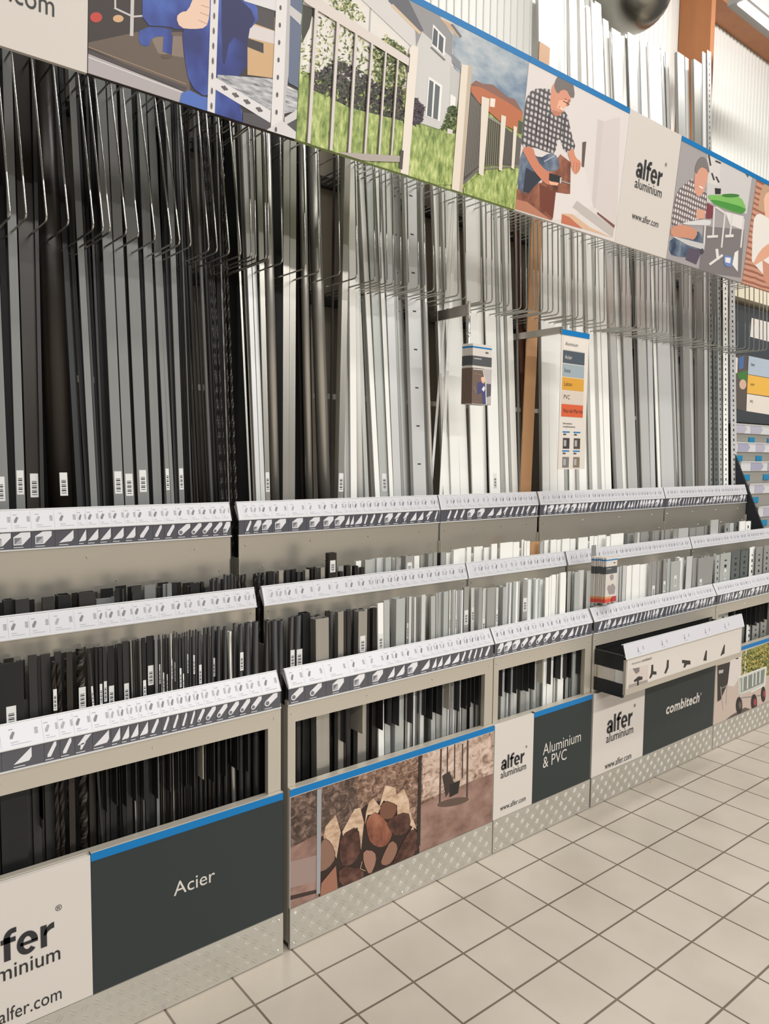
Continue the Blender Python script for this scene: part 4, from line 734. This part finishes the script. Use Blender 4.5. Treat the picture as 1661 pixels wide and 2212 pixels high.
p.poly(P(178, 104, 66), 430, 510, 500, 520, 640, 590, 740, 670, 715, 790, 620, 740, 530, 660, 430, 570); p.poly(P(132, 92, 78), 428, 505, 460, 480, 500, 500, 560, 505, 650, 580, 690, 590, 740, 672, 650, 610, 500, 525); p.poly(P(226, 214, 200), 545, 585, 575, 590, 570, 640, 542, 635); p.poly(P(70, 84, 60), 712, 715, 740, 730, 730, 800, 708, 780)
p.poly(P(72, 66, 62), 425, 540, 500, 645, 475, 1000, 385, 1080); p.poly(P(120, 116, 92), 520, 690, 615, 740, 600, 985, 510, 990); p.poly(P(84, 78, 72), 630, 755, 685, 800, 675, 985, 620, 980); p.poly(P(96, 90, 84), 695, 800, 730, 830, 715, 985, 690, 985)
for i in range(9): t = i / 8; p.line(P(128, 122, 112), 4, 432 + 62 * t, 570 + 70 * t, 394 + 80 * t, 1050 - 60 * t)
for i in range(8): t = i / 7; p.line(P(56, 52, 50), 5, 526 + 85 * t, 700 + 45 * t, 514 + 84 * t, 985)
p.line(P(140, 138, 128), 12, 520, 690, 615, 745); p.line(P(104, 100, 92), 16, 385, 1090, 475, 1005); p.line(P(120, 116, 108), 10, 510, 1005, 715, 988); p.poly(GRASS, 385, 1120, 480, 1040, 715, 1005, 715, 1350, 385, 1250)
for q in ((492, 575, 538, 590, 502, 1050, 474, 1035), (608, 685, 637, 695, 612, 1020, 594, 1012), (682, 750, 702, 758, 685, 1008, 668, 1002)): p.poly(P(216, 206, 192), *q)
p.poly(P(218, 206, 190), 372, 385, 436, 395, 376, 1160, 312, 1140); p.poly(P(186, 170, 152), 412, 392, 436, 395, 376, 1160, 356, 1155)
p.poly(P(222, 212, 200), 62, 290, 80, 270, 115, 285, 55, 1050, 8, 1030); p.poly(P(70, 62, 58), 52, 325, 66, 322, 58, 435, 44, 430); p.view(630, 0, .31542)
p.poly(P(208, 198, 190), -20, -60, 100, -60, 800, 400, 795, 455, 100, 30)
for a, c, w in ((165, 108, 26), (313, 262, 24), (438, 388, 22), (545, 495, 18), (640, 592, 17), (722, 676, 15)): p.line(P(84, 74, 70), w, a - 5, 60 + (a - 165) * .63, c - 5, 1040 + (c - 108) * .06); p.line(P(205, 196, 190), w - 5, a, 60 + (a - 165) * .63, c + 1, 1040 + (c - 108) * .06)
p.poly(P(168, 158, 150), 250, 1040, 740, 1070, 740, 1112, 520, 1105, 340, 1080); p.poly(P(74, 66, 62), 738, 1025, 760, 1035, 750, 1165, 728, 1150)
p.mb.build('printed_picture', o)
# man with drill picture
o = hb(uC + .001, uD - .001, 'header_picture', 'header picture of a kneeling man in checked shirt drilling a wooden step', P(206, 198, 194), 'picture')
p = Print(HEAD, (uC + .002, .001, uD - .002, HEADH - .023)); p.full(P(212, 204, 200)); p.view(1100, 110, .32335)
p.poly(P(198, 188, 184), 590, 455, 630, 470, 575, 1050, 548, 1040); p.poly(P(204, 194, 190), 630, 470, 740, 440, 720, 1180, 575, 1050); p.poly(P(120, 84, 76), 588, 1075, 705, 1165, 700, 1185, 585, 1090); p.poly(P(96, 80, 74), 487, 610, 514, 605, 498, 780, 482, 775)
p.poly(WOODR, 30, 990, 60, 900, 215, 880, 340, 690, 410, 745, 405, 955, 310, 960, 285, 1130, 30, 1055); p.poly(P(176, 118, 92), 40, 990, 120, 1010, 250, 1110, 285, 1135, 35, 1055); p.poly(P(110, 58, 42), 200, 885, 310, 950, 290, 1120, 205, 1040)
p.poly(P(216, 208, 204), 310, 945, 405, 960, 415, 750, 500, 780, 560, 1040, 360, 1130, 290, 1130); p.poly(P(184, 176, 170), 420, 1045, 450, 1000, 700, 1185, 690, 1245); p.poly(P(208, 172, 142), 350, 1085, 420, 1090, 540, 1180, 690, 1250, 500, 1190); p.poly(P(186, 110, 82), 350, 1090, 400, 1110, 490, 1190, 345, 1150)
p.k = 1; p.poly(JEANS, 70, 680, 130, 660, 200, 720, 270, 680, 320, 700, 335, 760, 325, 800, 270, 800, 215, 860, 130, 940, 95, 955, 45, 900); p.poly(P(46, 48, 60), 110, 780, 220, 840, 130, 950, 90, 940)
p.poly(PLAID, 105, 330, 150, 255, 240, 250, 280, 260, 330, 430, 380, 390, 415, 560, 448, 660, 370, 690, 330, 560, 305, 690, 260, 680, 160, 640, 75, 650, 85, 500)
p.poly(P(206, 142, 116), 285, 230, 320, 200, 400, 290, 415, 330, 375, 370, 350, 410, 320, 425, 290, 420, 270, 370, 275, 290); p.poly(P(232, 170, 140), 330, 330, 390, 330, 360, 400, 315, 380); p.poly(P(184, 120, 96), 285, 390, 330, 410, 360, 400, 345, 425, 310, 440, 285, 420); p.poly(P(168, 108, 88), 395, 320, 412, 335, 395, 350, 402, 362, 380, 372, 384, 340); p.blob(P(214, 146, 118), 318, 240, 12, 22, rot=.2)
p.line(P(96, 64, 54), 4, 368, 318, 384, 326); p.line(P(150, 92, 74), 4, 330, 372, 366, 402); p.line(P(240, 232, 226), 6, 338, 380, 362, 398)
p.poly(P(112, 104, 100), 300, 215, 320, 170, 370, 160, 425, 210, 438, 315, 405, 310, 385, 260, 345, 260, 325, 290, 300, 250); p.line(P(90, 60, 50), 6, 358, 335, 400, 358)
p.poly(P(196, 124, 96), 80, 650, 155, 635, 180, 730, 240, 800, 290, 815, 270, 895, 240, 890, 160, 800, 105, 700); p.poly(P(204, 136, 108), 385, 680, 425, 645, 440, 715, 480, 740, 470, 800, 440, 830, 415, 790, 405, 730); p.poly(P(226, 168, 140), 260, 870, 330, 880, 320, 900, 270, 895)
for q in ((430, 740, 425, 800), (448, 745, 446, 815), (462, 750, 462, 800)): p.line(P(168, 104, 80), 3, *q)
p.line(P(60, 54, 56), 5, 262, 420, 255, 640); p.line(P(66, 60, 62), 4, 200, 300, 180, 560); p.line(P(66, 60, 62), 4, 372, 430, 352, 560); p.line(P(160, 170, 184), 8, 230, 740, 300, 700)
p.poly(P(40, 40, 40), 265, 815, 345, 840, 340, 885, 262, 865); p.line(P(190, 190, 186), 10, 342, 845, 338, 885); p.line(P(150, 145, 140), 9, 345, 870, 405, 888)
p.mb.build('printed_picture', o)
# white header and the workshop picture
o = hb(uD, uE - .0005, 'header_board', 'white header board with black company lettering between two picture boards', WBOARD, st=False)
logo(o, HEAD, (1372, 384), (1428, 401), (1370, 405), (1428, 427), (1364, 473), (1421, 491), 0)
o = hb(uE + .0005, uF - .001, 'header_picture', 'header picture of a smiling man working beside a green kayak', P(150, 146, 146), 'picture')
p = Print(HEAD, (uE + .001, .001, uF - .002, HEADH - .023)); p.full(P(158, 152, 152)); p.view(1420, 280, .26026)
p.poly(P(196, 192, 190), 415, 120, 800, 280, 740, 700, 410, 600); p.poly(P(120, 114, 114), 380, 800, 720, 830, 690, 1230, 340, 1180); p.poly(P(206, 200, 196), 420, 200, 525, 270, 510, 470, 420, 440); p.poly(P(120, 62, 70), 400, 600, 470, 640, 455, 740, 400, 740)
for q in ((425, 210, 440, 300), (480, 260, 525, 280), (450, 360, 470, 420), (485, 390, 510, 440)): p.line(P(66, 62, 62), 14, *q)
p.poly(P(216, 210, 206), 560, 680, 715, 720, 700, 830, 600, 790); p.poly(P(104, 92, 84), 705, 330, 765, 350, 750, 400); p.poly(P(222, 218, 214), 640, 1020, 670, 1000, 665, 1180, 620, 1120)
p.k = 1; p.poly(JEANS, 105, 890, 330, 830, 380, 900, 340, 1060, 180, 1060, 90, 1030); p.poly(P(88, 78, 92), 255, 980, 370, 1000, 320, 1120, 230, 1080)
for q in ((470, 640, 460, 880), (560, 690, 530, 980), (620, 700, 600, 880), (715, 740, 690, 980), (395, 780, 385, 960)): p.line(P(206, 202, 198), 14, *q)
p.line(P(204, 200, 196), 18, 480, 640, 570, 700); p.line(P(214, 210, 206), 20, 430, 1120, 540, 1040); p.line(P(214, 210, 206), 20, 410, 890, 500, 885); p.line(P(214, 210, 206), 22, 560, 885, 630, 880); p.line(P(214, 210, 206), 24, 490, 990, 500, 1080)
p.poly(P(120, 178, 92), 410, 540, 520, 545, 560, 530, 690, 555, 735, 650, 720, 690, 680, 700, 560, 660, 470, 620, 430, 580); p.poly(P(72, 140, 60), 470, 620, 430, 580, 520, 590, 735, 650, 720, 690, 680, 700); p.blob(P(64, 120, 56), 605, 548, 75, 16); p.poly(P(46, 44, 44), 475, 485, 525, 490, 522, 535, 478, 535)
p.poly(CHECK, 165, 500, 250, 430, 300, 400, 330, 600, 395, 480, 412, 560, 395, 740, 200, 775, 190, 800, 110, 810, 130, 640); p.poly(P(206, 150, 128), 310, 330, 350, 300, 425, 340, 405, 450, 370, 540, 330, 560, 300, 500); p.line(P(244, 236, 228), 9, 345, 470, 375, 488)
p.poly(P(120, 114, 112), 305, 330, 330, 250, 370, 220, 410, 250, 432, 350, 420, 360, 390, 310, 345, 320, 320, 380); p.poly(P(196, 138, 112), 105, 810, 200, 785, 290, 810, 335, 850, 300, 920, 250, 900, 110, 890); p.poly(P(206, 154, 130), 320, 660, 395, 670, 385, 740, 320, 740)
p.poly(P(206, 204, 202), 200, 770, 440, 740, 440, 795, 390, 795, 220, 790); p.poly(P(190, 188, 186), 105, 880, 390, 950, 385, 1000, 250, 960); p.blob(P(74, 72, 76), 368, 1010, 14, 24)
for q in ((550, 1035, 600, 1050, 620, 1070, 615, 1140, 575, 1140, 545, 1110),): p.poly(P(108, 128, 178), *q)
p.poly(P(220, 218, 214), 560, 1060, 605, 1065, 600, 1110, 560, 1100); p.mb.build('printed_picture', o)
o = hb(uF + .001, 3.88, 'header_picture', 'header picture of a woman in white before a brick wall, at right edge', P(180, 130, 108), 'picture')
p = Print(HEAD, (uF + .002, .001, 3.879, HEADH - .023)); p.full(BRICK); p.view(1420, 280, .26026)
p.k = 1; p.poly(P(186, 150, 120), 850, 540, 880, 450, 930, 430, 1300, 500, 1300, 760, 830, 710); p.poly(P(224, 178, 156), 880, 540, 960, 500, 1000, 560, 985, 700, 910, 800, 890, 700); p.poly(P(222, 216, 208), 790, 760, 830, 690, 900, 720, 1000, 800, 1300, 800, 1300, 1400, 780, 1200)
p.poly(P(214, 160, 132), 780, 1140, 850, 1000, 930, 940, 1000, 900, 1000, 1000, 870, 1090); p.poly(P(196, 140, 116), 870, 1080, 930, 1120, 925, 1290, 880, 1250); p.mb.build('printed_picture', o)

b = MB(); b.box((1.70, .036, .565), (2.79, .039, .784), BLACK); b.build('drawer_housing', RACKS[4])
# ------------------------------------------------------------------ accessories drawer of bay 4
dx0, dx1, dy, dz0, dz1 = 1.688, 2.80, -.158, .590, .765
d = empty('accessory_drawer', ((dx0 + dx1) / 2, -.06, dz0), 'open pull-out drawer of black connector fittings with white front', 'drawer')
for xa_, sg in ((dx0, 1), (dx1 - .012, -1)):
    for zz0, zz1 in ((.575, .640), (.700, .772)): b = MB(); b.box((xa_, dy + .014, zz0), (xa_ + .012, .012, zz1), BLACK); b.build('side_board', d)
    b = MB(); b.box((xa_ + .002, dy + .014, .640), (xa_ + .010, .012, .700), WBOARD); k_ = b.build('slide', d)
    for yy in (dy + .02, -.035): b = MB(); b.box((xa_ if sg > 0 else xa_ + .010, yy, .640), (xa_ + .002 if sg > 0 else xa_ + .012, yy + .035, .700), SCREW); b.build('slide_bracket', k_)
b = MB(); b.box((dx0 + .012, dy + .014, .585), (dx1 - .012, .012, .592), BLACK); b.build('tray_bottom', d)
b = MB(); b.box((dx0, dy, dz0), (dx1, dy + .013, dz1), FRAME); f = b.build('drawer_front', d)
pd = Plane((0, dy, dz0), (0, 0, 1), (0, -1, 0)); b = MB(); slab(b, pd, dx0 + .008, .028, dx1 - .012, .166, .0008, WBOARD, .0010); c = b.build('front_card', f)
pp = Print(pd, (dx0 + .009, .029, dx1 - .013, .165)); pp.h = .0012; pp.view(1261, 1260, 300 / 1661); dk = P(52, 48, 46)
pp.poly(P(196, 184, 176), 535, 1030, 772, 970, 760, 1190, 525, 1265); pp.poly(P(150, 140, 134), 535, 1215, 760, 1150, 760, 1190, 525, 1265); pp.poly(P(120, 112, 110), 580, 1020, 665, 1005, 660, 1060, 620, 1085); pp.poly(dk, 595, 1160, 650, 1112, 700, 1115, 698, 1150, 655, 1165, 655, 1220, 632, 1230, 632, 1168, 600, 1185)
pp.poly(dk, 805, 975, 828, 972, 828, 1050, 866, 1055, 866, 1092, 822, 1090, 798, 1135, 778, 1135, 800, 1070); pp.poly(dk, 992, 918, 1014, 914, 1012, 1005, 980, 1078, 958, 1076, 985, 1000); pp.poly(dk, 1172, 915, 1272, 925, 1272, 970, 1230, 972, 1205, 1008, 1188, 1005, 1200, 955, 1172, 955)
pp.poly(dk, 1455, 805, 1470, 802, 1465, 925, 1426, 922); pp.view(1461, 1260, 200 / 1164); pp.poly(dk, 597, 770, 607, 772, 600, 885, 580, 890, 560, 912, 552, 905); pp.mb.build('printed_picture', c)
b = MB(); (u0, v) = pd.uv(1261 + 690 * .1806, 1260 + 945 * .1806); (u1, v2) = pd.uv(1261 + 808 * .1806, 1260 + 905 * .1806); text_uv(b, pd, 'combitech', u0, u1, (v + v2) / 2, INKD, bold=.02, shear=.1); (ua, va) = pd.uv(1261 + 570 * .1806, 1260 + 970 * .1806); text_uv(b, pd, 'Accessoires', ua, u0 - .008, (v + v2) / 2, INKD); b.build('lettering', c)
up = Vector((0, .018, .066)); pl = Plane((0, dy - .006, .760), up, (0, -.066, .018)); h = up.length; b = MB(); slab(b, pl, dx0 - .008, 0, dx1 + .012, h, .003, WHITE); slab(b, pl, dx0 - .008, h - .002, dx1 + .012, h + .002, .012, WHITE)
b.box((dx0, dy - .004, .755), (dx1, dy + .013, .768), FRAME); r_ = b.build('label_rail', d); b = MB(); slab(b, pl, dx0, .003, dx1, h - .004, .0003, PAPER, .0004)
for i in range(5):
    u = dx0 + .09 + i * .205
    for q, m in (((u, .6, u + .012, .63), INKL), ((u + .004, .36, u + .009, .56), INK), ((u - .002, .3, u + .012, .36), INK), ((u + .045, .36, u + .053, .6), INKL), ((u, .16, u + .03, .19), INKL)): b.face([pl.pt(q[0], h * q[1], .0006), pl.pt(q[2], h * q[1], .0006), pl.pt(q[2], h * q[3], .0006), pl.pt(q[0], h * q[3], .0006)], m)
b.build('price_labels', r_)

# ------------------------------------------------------------------ hanging colour guide sign with its bracket
sy = .22; sp = Plane((0, sy, 1.62), (0, 0, 1), (0, -1, 0)); gx0 = Xat(1210, sy, 2.0); gx1 = Xat(1268, sy, 2.0)
ARM = mat('bracket_steel', (0.45, 0.42, 0.38), 0.3, .9)
o = empty('colour_guide_sign', ((gx0 + gx1) / 2, sy, 1.62), 'hanging white sign listing materials in coloured bars with blue top', 'sign'); ux = lambda t: gx0 + (gx1 - gx0) * t
b = MB(); slab(b, sp, gx0, 0, gx1, .665, .003, P(214, 206, 196)); b.build('panel', o)
b = MB(); slab(b, sp, gx0, .643, gx1 + .004, .668, .001, BLUE, .0018); b.build('blue_stripe', o)
sw = [('Aluminium', P(214, 206, 196), INKD), ('Acier', P(74, 84, 92), WBOARD), ('Inox', P(150, 162, 168), INKD), ('Laiton', P(206, 152, 60), INKD), ('PVC', P(206, 192, 178), INKD), ('Nez-de-Marche', P(204, 94, 58), INKD)]
b = MB(); c = MB()
for i, (t, m, ik) in enumerate(sw):
    v1 = .635 - i * .064; v0 = v1 - .060; slab(b, sp, ux(.06), v0, ux(.86), v1, .0004, m, .0008); wd = {'Aluminium': .46, 'Acier': .26, 'Inox': .22, 'Laiton': .29, 'PVC': .22, 'Nez-de-Marche': .72}[t]; text_uv(c, sp, t, ux(.13), ux(.13 + wd), v0 + .020, ik, hs=1.1)
text_uv(c, sp, 'Informations', ux(.13), ux(.46), .218, INKD); text_uv(c, sp, 'complémentaires', ux(.13), ux(.58), .203, INKD)
for i in (0, 1):
    for j in (0, 1):
        a = .13 + .40 * i; v = .10 - .092 * j; slab(b, sp, ux(a), v + .078, ux(a + .26), v + .084, .0004, BLUE, .0008); text_uv(c, sp, 'alfer', ux(a + .02), ux(a + .14), v + .066, INKD, bold=.03); slab(b, sp, ux(a + .02), v, ux(a + .26), v + .052, .0004, [P(66, 60, 66), P(80, 74, 70), P(120, 116, 116), P(126, 116, 96)][i + 2 * j], .0008)
        slab(b, sp, ux(a + .05), v + .012, ux(a + .14), v + .042, .0004, P(170, 166, 164), .0012)
b.build('colour_bars', o); c.build('lettering', o)
b = MB(); b.box((gx0 - .005, sy + .004, 2.268), (gx0 + .012, .72, 2.30), ARM); b.box((gx0 - .005, sy + .0035, 2.262), (gx1 + .004, sy + .006, 2.29), ARM); k = b.build('sign_bracket'); mesh_at(k, (gx0, .72, 2.28)); tag(k, 'flat steel bracket arm holding the coloured materials sign', 'bracket')
# ------------------------------------------------------------------ hanging leaflets and brochures
def leaflets(n, x0, x1, y, z0, z1, label, group, kindp, dyy=.004):
    for i in range(n):
        yy = y + i * dyy; sh = -i * .0022 if kindp == 0 else random.uniform(-.002, .002) - i * .0018; dz = random.uniform(-.002, .002)
        pl = Plane((x0 + sh, yy, z0 + dz), (0, 0, 1), (0, -1, 0)); w = x1 - x0; h = z1 - z0; o = empty('leaflet', (x0 + sh + w / 2, yy, z0 + dz), label, 'leaflet', group)
        b = MB(); slab(b, pl, 0, 0, w, h, .0016, WBOARD); slab(b, pl, -.0004, h * .93, w + .0004, h * .955, .0024, BLUE, .0004); slab(b, pl, -.0004, h * .64, w + .0004, h * .80, .0024, P(78, 80, 82), .0004)
        if kindp == 0: slab(b, pl, -.0004, .002, w + .0004, h * .60, .0024, P(110, 92, 82), .0004)
        else: slab(b, pl, -.0004, .002, w * .6, h * .09, .0024, P(200, 80, 70), .0004); slab(b, pl, -.0004, h * .09, w * .5, h * .14, .0024, P(206, 140, 90), .0004); slab(b, pl, w * .55, 0.002, w + .0004, h * .13, .0024, P(176, 60, 60), .0004)
        b.build('pages', o)
        if i: continue
        c = MB()
        if kindp == 0:
            pp = Print(pl, (.001, .003, w - .001, h * .6)); pp.h = .0006; pp.view(960, 720, 160 / 1661)
            pp.poly(P(178, 172, 170), 870, 790, 1045, 800, 1050, 1590, 940, 1600, 930, 1100); pp.poly(P(90, 86, 96), 940, 1130, 1045, 1140, 1040, 1400, 940, 1440); pp.poly(P(74, 74, 118), 740, 1110, 820, 1090, 910, 1160, 930, 1600, 850, 1590, 840, 1330, 730, 1370); pp.poly(P(226, 180, 154), 815, 990, 885, 975, 905, 1090, 860, 1130, 825, 1070); pp.poly(P(224, 218, 218), 830, 1260, 880, 1180, 910, 1230, 880, 1310); pp.line(P(220, 216, 212), 16, 640, 800, 860, 820, 920, 1100, 935, 1600); pp.line(P(160, 136, 118), 8, 650, 900, 820, 930); pp.line(P(160, 150, 140), 8, 650, 1190, 720, 1340); c = pp.mb
        else:
            pp = Print(pl, (.001, .003, w - .001, h * .62)); pp.h = .0006; pp.view(0, 0, 1)
            for q in range(7): pp.blob(P(150, 140, 140), *proj(pl.pt(w * random.uniform(.3, .9), h * random.uniform(.2, .6))), 4, 7, 10)
            c = pp.mb
        text_uv(c, pl, 'alfer', w * .66, w * .84, h * .86, INKD, bold=.03, h=.0008); text_uv(c, pl, 'combitech', w * .06, w * .46, h * .745, WBOARD, bold=.02, h=.0008); text_uv(c, pl, 'logitec' if 0 else 'bonline' if 0 else 'legno' if 0 else 'regles' if 0 else 'insert' if 0 else 'systeme' if 0 else 'log', w * .06, w * .16, h * .69, WBOARD, h=.0008) if 0 else None
        c.build('printed_cover', o)
ly = .24; xa, xb = Xat(1020, ly, 2.03), Xat(1061, ly, 2.03); leaflets(11, xa, xb, ly, 1.905, 2.165, 'leaflet with a van picture in the pad hanging before white profiles', 'leaflets in the upper hanging pad', 0)
b = MB(); hx0 = Xat(999, .294, 2.05); hx1 = Xat(1013, .294, 2.05); b.box((hx0, .292, 1.965), (hx1, .294, 2.16), mat('bracket_zinc', (.42, .42, .41), .35, .6))
for i in range(4): b.box((hx0 + .006, .2912, 1.98 + i * .05), (hx0 + .011, .2919, 1.987 + i * .05), SCREW)
b.box((hx1, .290, 2.13), (xb, .293, 2.16), MATS['bracket_zinc']); b.build('leaflet_holder'); k = bpy.data.objects['leaflet_holder']; mesh_at(k, (hx0, .293, 2.17)); tag(k, 'perforated zinc holder plate behind the upper leaflet pad', 'holder')
b = MB(); hp = Vector((Xat(1013, .31, 2.2), .318, 2.17)); b.box((hp.x - .004, hp.y, 2.30), (hp.x + .004, .72, 2.345), ARM); b.tube([(hp.x, hp.y - .004, 2.17), (hp.x, hp.y - .004, 2.36)], .008, SCREW, 12); b.tube([(hp.x, hp.y - .004, 2.21), (hp.x, hp.y - .004, 2.225)], .010, SCREW, 12); b.tube([(hp.x, hp.y - .004, 2.30), (hp.x, hp.y - .004, 2.315)], .010, SCREW, 12); k = b.build('leaflet_bracket'); mesh_at(k, (hp.x, .72, 2.32)); tag(k, 'steel bracket arm with round tube carrying the upper leaflet pad', 'bracket')
ly = .125 - .10; xa, xb = Xat(1300, ly, 1.1), Xat(1324, ly, 1.1); leaflets(16, xa, xb, ly - .02, .985, 1.205, 'brochure in the thick pad hung on the front rail of the drawer bay', 'brochures in the lower hanging pad', 1)
b = MB(); xm = Xat(1281, .07, 1.2); b.box((xm - .016, .066, .97), (xm + .016, .069, 1.26), MATS['bracket_zinc']); b.box((xm - .016, .040, .965), (xm + .016, .069, .97), MATS['bracket_zinc'])
for s_ in (-1, 1): b.box((xm + s_ * .010 - .002, .0652, 1.238), (xm + s_ * .010 + .002, .0659, 1.243), SCREW)
k = b.build('leaflet_holder'); mesh_at(k, (xm, .069, .97)); tag(k, 'small zinc upright plate holding the lower brochure pad', 'holder')

# ------------------------------------------------------------------ small parts rack at the far right
g = empty('small_parts_rack', (4.6, .5, 0), 'stepped rack of small clear bins at right edge beyond the black end panel', 'rack')
b = MB(); b.prism([(-.002, .005), (-.002, .86), (.226, 1.185), (.45, 1.70), (.50, 1.93), (.75, 1.93), (.75, .005)], lambda q, t: (3.876 + .016 * t, q[0], q[1]), P(42, 44, 50)); b.build('end_panel', RACKS[5])
CLR = mat('clear_bin_plastic', (.36, .34, .30), .12, 0, noise=None); SHP = [P(160, 158, 178), P(176, 172, 186), P(198, 192, 200)]
for i, z in enumerate((1.90, 1.765, 1.63, 1.475, 1.32, 1.17, 1.02)):
    y = .226 + (z - 1.185) * .435; b = MB(); b.box((3.90, y, z - .035), (5.4, y + .006, z + .03), WHITE); b.box((3.90, y - .004, z + .028), (5.4, y + .01, z + .034), WHITE); o = b.build('label_rail', g)
    rnd = random.Random(i); b = MB(); x = 3.95 + rnd.random() * .1
    while x < 5.3: w = rnd.uniform(.1, .2); b.prism([(x, z - .03), (x + w * .8, z - .03), (x + w, z), (x + w * .8, z + .024), (x, z + .024)], lambda q, t: (q[0], y - .001 - .0004 * t, q[1]), rnd.choice(SHP)); x += w + rnd.uniform(.05, .2)
    b.build('price_labels', o); b = MB(); b.box((3.90, y + .01, z - .13), (5.4, y + .014, z - .035), CLR)
    for j in range(5): b.box((3.96 + j * .3, y + .004, z - .10), (4.05 + j * .3, y + .009, z - .06), P(40, 130, 170))
    b.build('bin_row', g); b = MB(); b.box((3.90, y + .015, z - .14), (5.4, .73, z - .133), STEEL); b.build('shelf', g)
b = MB(); b.box((3.9, .735, .01), (5.4, .75, 3.0), BACK); b.build('back_panel', g)
b = MB(); b.box((3.9, .60, 0.01), (3.92, .73, 2.95), BLACKU); b.build('upright', g)
kp = Plane((0, .60, 1.93), (0, 0, 1), (0, -1, 0)); o = empty('colour_guide_sign', (4.6, .6, 1.93), 'black backed sign with grey, yellow and white bars beyond the wire hooks', 'sign')
b = MB(); slab(b, kp, 3.925, 0.02, 5.4, .86, .012, P(66, 70, 74)); b.build('panel', o)
pr = Print(kp, (3.927, .022, 5.39, .858)); pr.view(1500, 600, 161 / 594); pr.poly(P(212, 206, 198), 455, 320, 900, 430, 900, 590, 443, 470); pr.poly(P(172, 184, 196), 432, 622, 900, 720, 900, 850, 425, 768); pr.poly(P(226, 176, 80), 425, 772, 900, 855, 900, 990, 418, 920); pr.poly(P(222, 212, 200), 418, 925, 900, 1000, 900, 1140, 413, 1062)
pr.poly(P(92, 84, 80), 320, 620, 425, 610, 410, 1065, 325, 1040); pr.poly(P(80, 110, 160), 350, 640, 395, 620, 390, 720, 355, 730); pr.poly(P(70, 120, 60), 340, 760, 420, 740, 415, 830, 350, 800); pr.blob(P(206, 170, 150), 385, 850, 28, 40); pr.poly(P(220, 214, 208), 325, 630, 345, 640, 340, 760, 322, 760); pr.mb.build('colour_bars', o)
b = MB(); u0, u1 = kp.uv(1500 + 450 * .271, 600 + 700 * .271), kp.uv(1500 + 478 * .271, 600 + 705 * .271); text_uv(b, kp, 'Inox', u0[0], u1[0], u0[1], INKD, h=.003); u0, u1 = kp.uv(1500 + 445 * .271, 600 + 855 * .271), kp.uv(1500 + 475 * .271, 600 + 858 * .271); text_uv(b, kp, 'Laiton', u0[0], u1[0], u0[1], INKD, h=.003); u0, u1 = kp.uv(1500 + 441 * .271, 600 + 995 * .271), kp.uv(1500 + 465 * .271, 600 + 998 * .271); text_uv(b, kp, 'PVC', u0[0], u1[0], u0[1], INKD, h=.003); b.build('lettering', o)
b = MB(); b.box((3.93, .57, 2.83), (5.4, .73, 2.93), mat('cream_cornice', (.74, .68, .52), .4)); b.build('cornice', g)

# ------------------------------------------------------------------ overhead duct and lamp, litter on the floor
DUCT = mat('spiral_duct_metal', (.30, .29, .26), .25, .95); c = Vector((3.46, 1.12, 4.93)); R = .27; b = MB(); k = b.mi(DUCT); N = 28; rings = []
prof = [(-1.3, 1), (-.9, 1), (-.9, 1.03), (-.87, 1.03), (-.87, 1), (0, 1)] + [(math.sin(t), math.cos(t)) for t in [i * .157 for i in range(1, 10)]]
prof = [(1.3 / R * .9, 1), (.9, 1), (.9, 1.03), (.8, 1.03), (.8, 1), (.1, 1), (0, 1)] + [(-math.sin(i * .15), math.cos(i * .15)) for i in range(1, 11)]
for z, r in prof: rings.append(len(b.v)); b.v += [(c.x + R * r * math.cos(6.2832 * j / N), c.y + R * r * math.sin(6.2832 * j / N), c.z + R * z) for j in range(N)]
for i in range(len(rings) - 1):
    for j in range(N): l = (j + 1) % N; b.f.append([rings[i] + j, rings[i] + l, rings[i + 1] + l, rings[i + 1] + j]); b.m.append(k); b.sm.append(True)
b.f.append([rings[-1] + j for j in range(N)]); b.m.append(k); b.sm.append(True)
o = b.build('ventilation_duct'); mesh_at(o, (c.x, c.y, c.z + 1.2)); tag(o, 'dark shiny round-ended ventilation duct hanging behind the tallest white bars', 'duct')
q = onY(1615, 8, .9); o = empty('ceiling_light', (q.x, q.y, q.z), 'grey ceiling light housing at the top right corner', 'lamp'); b = MB(); b.box((q.x - .12, q.y - .05, q.z - .02), (q.x + 1.2, q.y + .10, q.z + .10), P(150, 148, 146)); b.build('housing', o)
b = MB(); b.box((q.x - .1, q.y - .03, q.z - .035), (q.x + 1.18, q.y + .03, q.z - .02), mat('lamp_tube', (1, .97, .92), .4, emit=3.0)); b.build('tube', o)
rnd = random.Random(4)
for (x, y, cc, lb) in ((1408, 1691, P(186, 160, 128), 'small crumpled tan paper scrap at the foot of the tread plate'), (1393, 1684, P(110, 74, 56), 'tiny brown scrap against the tread plate beside the tan scrap')):
    d_ = ray(x, y); G = CAM + d_ * (-CAM.z / d_.z); b = MB(); s_ = .009; pts = [Vector((rnd.uniform(-1, 1), rnd.uniform(-1, 1), abs(rnd.uniform(.1, .9)))) * s_ for _ in range(8)]
    base = [Vector((math.cos(a) * s_ * rnd.uniform(.8, 1.3), math.sin(a) * s_ * .7, 0)) for a in [i * 1.047 for i in range(6)]]; tp = [v * .5 + Vector((0, 0, s_ * rnd.uniform(.4, .9))) for v in base]
    for i in range(6): j = (i + 1) % 6; b.face([G + base[i], G + base[j], G + tp[j], G + tp[i]], cc)
    b.face([G + v for v in tp], cc); b.face([G + v for v in base][::-1], cc); o = b.build('paper_scrap'); mesh_at(o, G); tag(o, lb, 'litter')
